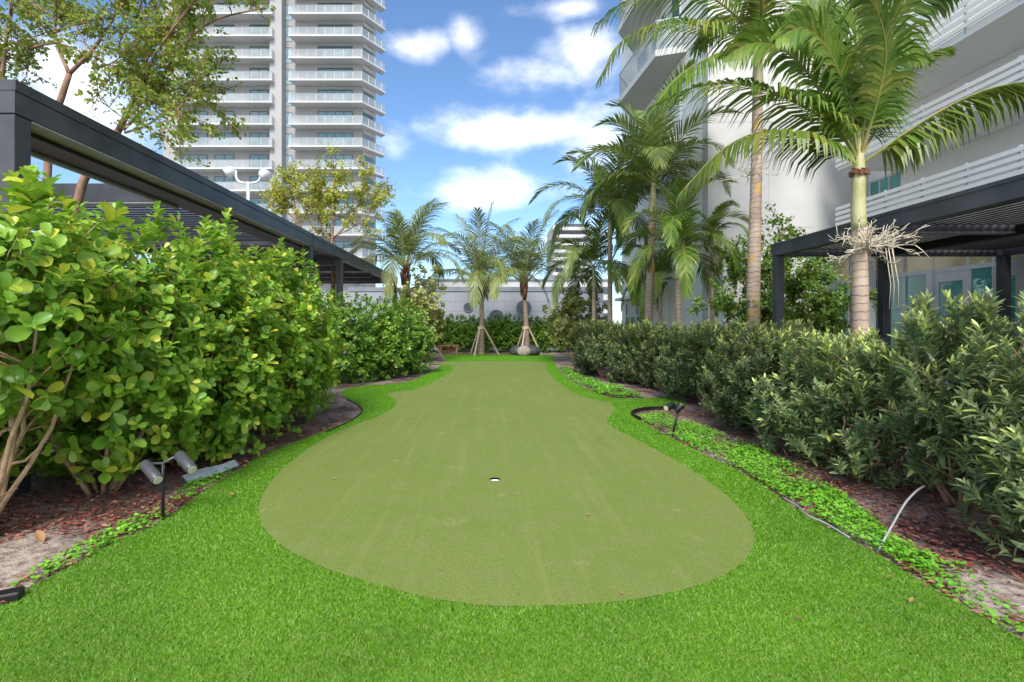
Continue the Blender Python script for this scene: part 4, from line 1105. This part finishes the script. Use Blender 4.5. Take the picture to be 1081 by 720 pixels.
# ------------------------------------------------------------------ edging, tubes, bits
def ground_tube(name,label,cat,pts,r,mat,n=30):
    mb=MB(); mb.tube(smooth_path(pts,n),r,8); return tag(mb.build(name,M[mat],None,True),label,cat)
ground_tube('drip_tube','thin grey tube lying along the turf edge by the ground cover','tube',[gr(826,527,.02),gr(842,538,.03),gr(852,550,.05),gr(872,558,.04),gr(888,565,.02),gr(897,569,.01)],.007,'pipe')
ground_tube('drip_tube','grey tube standing up out of the right bed, bent twice','tube',[gr(926,583,-.01),at(932,572,3.5),at(944,551,3.58),at(950,540,3.62),at(958,528,3.66),at(968,518,3.7),at(976,513,3.75)],.0075,'pipe')
def edging(label,pts,h,mat='black_metal'):
    P=catmull(pts,6,False); mb=MB(); Tn=unit(np.gradient(P,axis=0)); Nn=np.stack([-Tn[:,1],Tn[:,0]],1)*.012
    for i in range(len(P)-1):
        a,b2=P[i],P[i+1]; na,nb=Nn[i],Nn[i+1]
        mb.add([(a[0]-na[0],a[1]-na[1],-.05),(a[0]+na[0],a[1]+na[1],-.05),(b2[0]+nb[0],b2[1]+nb[1],-.05),(b2[0]-nb[0],b2[1]-nb[1],-.05),(a[0]-na[0],a[1]-na[1],h),(a[0]+na[0],a[1]+na[1],h),(b2[0]+nb[0],b2[1]+nb[1],h),(b2[0]-nb[0],b2[1]-nb[1],h)],[(4,5,6,7),(0,4,7,3),(1,2,6,5)])
    return tag(mb.build('garden_edging',M[mat]),label,'edging','edging round the beds')
edging('curved black edging round the tip of the right bed',[gr(676,444),gr(669,440),gr(667.5,436.5),gr(680,433),gr(700,431.8),gr(722,431)],.055)
edging('dark edging round the reddish mulch corner of the left bed',[gr(345,456),gr(371,444),gr(382,434.5),gr(378,427.5),gr(366,421.5)],.014)
mb=MB(); p0,p1_=gr(196,512),gr(250,494); d=unit(p1_-p0); nn=np.array([-d[1],d[0],0])
for i in range(6):
    a=p0+(p1_-p0)*i/6; b2=p0+(p1_-p0)*(i+1)/6; wv=.05+.02*math.sin(i)
    mb.obox((a+b2)/2+[0,0,.055+.006*math.sin(i*1.3)],d*np.linalg.norm(b2-a)/2,nn*wv+np.array([0,0,.028]),np.array([0,0,.006])-nn*.002)
tag(mb.build('edging_strip',M['strip']),'loose grey blue plastic strip lying at the left bed edge','strip')
stone_p=gr(8,634); mb=MB(); mb.obox(stone_p+[0,0,.02],(.06,.03,0),(-.02,.04,0),(0,0,.035)); o=mb.build('edging_block',M['black_metal']); bv=o.modifiers.new('b','BEVEL'); bv.width=.015; bv.segments=3; tag(o,'small black block at the turf edge beside the sand patch','block')

# fallen leaves
def fallen(label,px,py,L,tilt,seed,z=.03):
    rs=RS(seed); p=gr(px,py,z); a=rs.uniform(0,6.28)
    L*=.8; leaves('fallen_leaf',[p],[np.array([math.cos(a),math.sin(a),tilt])],[np.array([.1,-.3,1])],L,L*.45,M['dead'],None,'oval',-.25,.35)
    tag(bpy.context.scene.collection.objects[-1],label,'leaf','fallen leaves')
for t in (('rust coloured curled leaf lying on the sand patch at the left',46,577,.15,.35,1),('small dry leaf on the turf left of the putting green',247,526,.07,.1,2),('pale dry fleck on the putting green close to its front edge',658,629,.035,.2,3,.012),
          ('pale dry leaf on the right half of the putting green, behind the fleck',619,545,.045,.1,4,.012),('tiny dry leaf on the putting green straight before the hole',526,515,.022,.1,5,.012),
          ('dry leaf on the turf by the end of the thin grey tube',935,614,.05,.2,6),('pale dry leaf on the turf in front of the right bed sand',960,641,.05,.2,7),('dry leaf on the turf below the front of the putting green',840,658,.045,.3,8),
          ('pale leaf on the left half of the putting green near its edge',352,507,.05,.1,9,.012)):
    fallen(*t)

# sand patches, mulch, ground cover
def patch(name,px,rz,seed,label):
    c_=np.mean([gr(*p) for p in px],0); P=catmull([gr(*p) for p in px],5); rs=RS(seed)
    bm=bmesh.new(); ctr=bm.verts.new((c_[0],c_[1],.03)); R=[]
    for f_,z in ((.55,.028),(.85,.012),(1.0,-.012)):
        R.append([bm.verts.new((c_[0]+(p[0]-c_[0])*f_,c_[1]+(p[1]-c_[1])*f_,z+rs.uniform(-.006,.006))) for p in P])
    n=len(P)
    for i in range(n):
        bm.faces.new((ctr,R[0][i],R[0][(i+1)%n]))
        for k in range(2): bm.faces.new((R[k][i],R[k+1][i],R[k+1][(i+1)%n],R[k][(i+1)%n]))
    bmesh.ops.recalc_face_normals(bm,faces=bm.faces)
    for f_ in bm.faces: f_.smooth=True
    me=bpy.data.meshes.new(name); bm.to_mesh(me); bm.free(); tag(link_mesh(name,me,M['sand']),label,'sand',kind='stuff')
patch('sand',[(-60,640),(0,636),(40,612),(85,590),(108,574),(85,562),(40,560),(0,572),(-50,590)],0,1,'patch of pale sand under the nearest clusia shrub at the left')
patch('sand',[(1000,622),(1081,668),(1180,725),(1200,690),(1110,630),(1050,598),(1010,595),(985,602)],0,2,'long patch of pale sand at the front of the right bed')
patch('sand',[(880,556),(925,580),(945,590),(940,575),(915,560),(893,552)],0,3,'small patch of pale sand between the two grey tubes')

rs=RS(9)
def in_beds(n,y0,y1,xa,xb):
    Y=1/rs.uniform(1/y1,1/y0,n); X=rs.uniform(xa,xb,n); k=~inside(TURF,X,Y); return X[k],Y[k]
XA,YA=in_beds(9000,2.5,11,-4.4,-2.2); XB,YB=in_beds(12000,2.3,14,2.2,4.6)
X=np.concatenate([XA,XB]); Y=np.concatenate([YA,YB]); n=len(X)
sandc=np.array([gr(45,590)[:2],gr(1070,640)[:2],gr(915,568)[:2]]); dd=np.min(np.hypot(X[:,None]-sandc[:,0],Y[:,None]-sandc[:,1]),1)
k=rs.rand(n)<np.clip((dd-.05)/.45,.25,1); X,Y=X[k],Y[k]; n=len(X)
P=np.stack([X,Y,rs.uniform(-.01,.025,n)],1); a=rs.uniform(0,6.28,n); D=np.stack([np.cos(a),np.sin(a),rs.uniform(-.25,.3,n)],1)
leaves('mulch',P,D,np.tile([0,0,1.],(n,1))+rs.normal(size=(n,3))*.25,rs.uniform(.03,.08,n),rs.uniform(.014,.032,n),M['chips'],None,'round',.1,.1,1,smooth=False)
tag(COL.objects[-1],'reddish brown bark mulch strewn over the planting beds','mulch',kind='stuff')

def cover(label,polypx,n,seed,size=(.022,.04),h=.06,cut=-.35):
    rs=RS(seed); poly=np.array([gr(*p)[:2] for p in polypx]); lo,hi=poly.min(0),poly.max(0)
    pts=np.empty((0,2))
    while len(pts)<n:
        q=rs.uniform(lo,hi,(n*3,2)); q=q[inside(poly,q[:,0],q[:,1])]
        w_=np.clip((4.5/q[:,1])**1.3,.15,1); nz=np.sin(q[:,0]*5+seed)*np.sin(q[:,1]*4)+rs.normal(size=len(q))*.5
        q=q[(rs.rand(len(q))<w_)&(nz>cut)]; pts=np.vstack([pts,q])
    pts=pts[:n]; P=np.column_stack([pts,rs.uniform(0,h,n)]); a=rs.uniform(0,6.28,n)
    D=np.stack([np.cos(a),np.sin(a),rs.uniform(-.1,.5,n)],1); s=rs.uniform(*size,n)
    leaves('ground_cover',P,D,np.tile([0,0,1.],(n,1))+rs.normal(size=(n,3))*.3,s*1.2,s,M['cover'],None,'round',.1,.2,1)
    tag(COL.objects[-1],label,'ground cover',kind='stuff')
cover('bright green ground cover between the turf and the right hedge',[(672,440),(700,436),(730,447),(790,470),(850,500),(890,525),(935,562),(985,592),(985,612),(926,583),(888,563),(832,530),(782,497),(742,478),(707,460)],8500,1,(.014,.038))
cover('bright green ground cover in the far right bed',[(590,390),(604,402),(634,416),(655,420),(680,420),(660,412),(635,405),(612,397),(598,388)],1800,2,(.04,.07),.09)
cover('low green weeds along the left turf edge',[(0,640),(60,606),(110,578),(172,549),(210,522),(246,499),(240,495),(200,512),(160,541),(105,566),(50,597),(0,630)],850,3,(.018,.036),.05)
cover('stray green weeds in the sand of the right bed',[(926,585),(978,617),(1081,677),(1090,665),(1020,600),(960,580)],380,4,(.018,.034),.04)

# bench by the far hedge
bn=thing('garden_bench','small red brown wooden bench beside the back hedge','bench',gr(474,373.6))
p=gr(474,373.6)
mb=MB(); mb.box(p[0]-.55,p[0]+.55,p[1]-.2,p[1]+.2,.42,.48); mb.build('seat',M['bench_wood'],bn)
for s in (-1,1):
    mb=MB(); mb.box(p[0]+s*.42-.05,p[0]+s*.42+.05,p[1]-.18,p[1]+.18,-.02,.42); mb.build('leg',M['bench_wood'],bn)
mb=MB(); mb.box(p[0]-.37,p[0]+.37,p[1]+.1,p[1]+.14,.1,.35); mb.build('apron',M['bench_wood'],bn)
st=thing('tree_brace','pair of slanting timber stakes at the end of the far left hedge','tree brace',gr(462,378),'timber braces holding up palms')
for (a,b2) in (((469,378.5),(454,358)),((448,379),(456,358))):
    q=gr(*a); mb=MB(); mb.tube([q+[0,0,-.03],at(b2[0],b2[1],q[1]+.3)],.035,6); mb.build('prop',M['wood'],st)

# ------------------------------------------------------------------ world, sun, camera
w=bpy.data.worlds.new('World'); scene.world=w; w.use_nodes=True; nt=w.node_tree
for n_ in list(nt.nodes): nt.nodes.remove(n_)
EL,AZ=math.radians(46),math.radians(186)   # azimuth clockwise from +Y: behind the camera
out=nt.nodes.new('ShaderNodeOutputWorld'); bg=nt.nodes.new('ShaderNodeBackground'); bg.inputs['Strength'].default_value=.15
sky=nt.nodes.new('ShaderNodeTexSky'); sky.sky_type='NISHITA'; sky.sun_disc=False; sky.sun_elevation=EL; sky.sun_rotation=AZ
sky.air_density=1.0; sky.dust_density=.6; sky.ozone_density=2.5
tc=nt.nodes.new('ShaderNodeTexCoord'); sep=nt.nodes.new('ShaderNodeSeparateXYZ'); nt.links.new(tc.outputs['Generated'],sep.inputs[0])
def mth(op,a,b=None,c=None):
    n_=nt.nodes.new('ShaderNodeMath'); n_.operation=op
    for i,v in enumerate((a,b,c)):
        if v is None: continue
        if hasattr(v,'is_output'): nt.links.new(v,n_.inputs[i])
        else: n_.inputs[i].default_value=v
    return n_.outputs[0]
az_=mth('ARCTAN2',sep.outputs['X'],sep.outputs['Y']); el_=mth('ARCSINE',sep.outputs['Z'])
nz1=nt.nodes.new('ShaderNodeTexNoise'); nz1.inputs['Scale'].default_value=7; nz1.inputs['Detail'].default_value=8; nz1.inputs['Roughness'].default_value=.58
mp=nt.nodes.new('ShaderNodeMapping'); mp.inputs['Scale'].default_value=(1,1,1.6); nt.links.new(tc.outputs['Generated'],mp.inputs[0]); nt.links.new(mp.outputs[0],nz1.inputs['Vector'])
clouds=[(597,8,62,15,1),(625,52,62,30,.95),(562,78,55,20,.95),(440,48,40,16,.8),(495,44,20,26,.8),(543,138,82,24,1.15),(508,202,98,26,1.1),(418,160,18,18,.5),(640,150,60,40,.8),(80,95,120,70,1.2),(220,60,50,40,.8),(600,255,90,22,.6),(-200,150,150,60,1.1),(1400,120,250,70,1.1)]
tot=None; shade=None
for (px,py,rx,ry,s) in clouds:
    x=(px-VX)/F; z=(VY-py)/F; a0=math.atan2(x,1); e0=math.atan2(z,math.hypot(x,1)); ca=1/(1+x*x)
    ra=rx/F*ca; re=ry/F*math.sqrt(ca)/(1+z*z*ca)*1.0
    u=mth('DIVIDE',mth('SUBTRACT',az_,a0),ra); v=mth('DIVIDE',mth('SUBTRACT',el_,e0),re)
    d2=mth('SQRT',mth('ADD',mth('MULTIPLY',u,u),mth('MULTIPLY',v,v)))
    m_=mth('MULTIPLY',mth('MAXIMUM',mth('SUBTRACT',1.12,d2),-1.0),s)
    tot=m_ if tot is None else mth('MAXIMUM',tot,m_)
# out-of-view cloud cover behind the camera, thickened to add fill light
nz2=nt.nodes.new('ShaderNodeTexNoise'); nz2.inputs['Scale'].default_value=2.2; nz2.inputs['Detail'].default_value=5; nt.links.new(mp.outputs[0],nz2.inputs['Vector'])
behind=mth('MULTIPLY',mth('SUBTRACT',nz2.outputs['Fac'],.30),3.5)
front=mth('GREATER_THAN',sep.outputs['Y'],-.1)
gen=mth('ADD',mth('MULTIPLY',mth('SUBTRACT',1.0,front),behind),mth('MULTIPLY',front,-1.0))
tot=mth('MAXIMUM',tot,gen)
nn_=mth('MULTIPLY',mth('SUBTRACT',nz1.outputs['Fac'],.5),2.9)
dens=mth('ADD',tot,nn_)
mr=nt.nodes.new('ShaderNodeMapRange'); mr.interpolation_type='SMOOTHSTEP'; mr.inputs['From Min'].default_value=-.08; mr.inputs['From Max'].default_value=1.85; nt.links.new(dens,mr.inputs['Value'])
mxs=nt.nodes.new('ShaderNodeMix'); mxs.data_type='RGBA'; mxs.inputs[7].default_value=(3.9,3.85,3.8,1)
nt.links.new(mr.outputs[0],mxs.inputs[0]); skc=mix_rgb(nt,1.0,sky.outputs[0],(.345,.405,.455),'MULTIPLY'); nt.links.new(skc,mxs.inputs[6])
nt.links.new(mxs.outputs[2],bg.inputs['Color']); nt.links.new(bg.outputs[0],out.inputs[0])

sd=bpy.data.lights.new('sun','SUN'); sd.energy=1.45; sd.angle=math.radians(22); sd.color=(1,.96,.9)
so=bpy.data.objects.new('sun',sd); COL.objects.link(so)
dv=Vector((math.sin(AZ)*math.cos(EL),math.cos(AZ)*math.cos(EL),math.sin(EL)))
so.rotation_euler=(-dv).to_track_quat('-Z','Y').to_euler(); so.location=dv*50

cd=bpy.data.cameras.new('camera'); co=bpy.data.objects.new('camera',cd); COL.objects.link(co); scene.camera=co
co.location=(0,0,H); co.rotation_euler=(math.radians(90),0,0)
cd.sensor_fit='HORIZONTAL'; cd.sensor_width=36; cd.lens=F/1081*36; cd.shift_x=(540.5-VX)/1081; cd.shift_y=-(360-VY)/1081
cd.clip_start=.05; cd.clip_end=3000
vs=scene.view_settings; vs.view_transform='Standard'; vs.look='None'; vs.exposure=1.8; vs.gamma=1; vs.use_curve_mapping=False
scene.render.engine='CYCLES'
scene.cycles.max_bounces=8; scene.cycles.transparent_max_bounces=12; scene.cycles.use_denoising=True
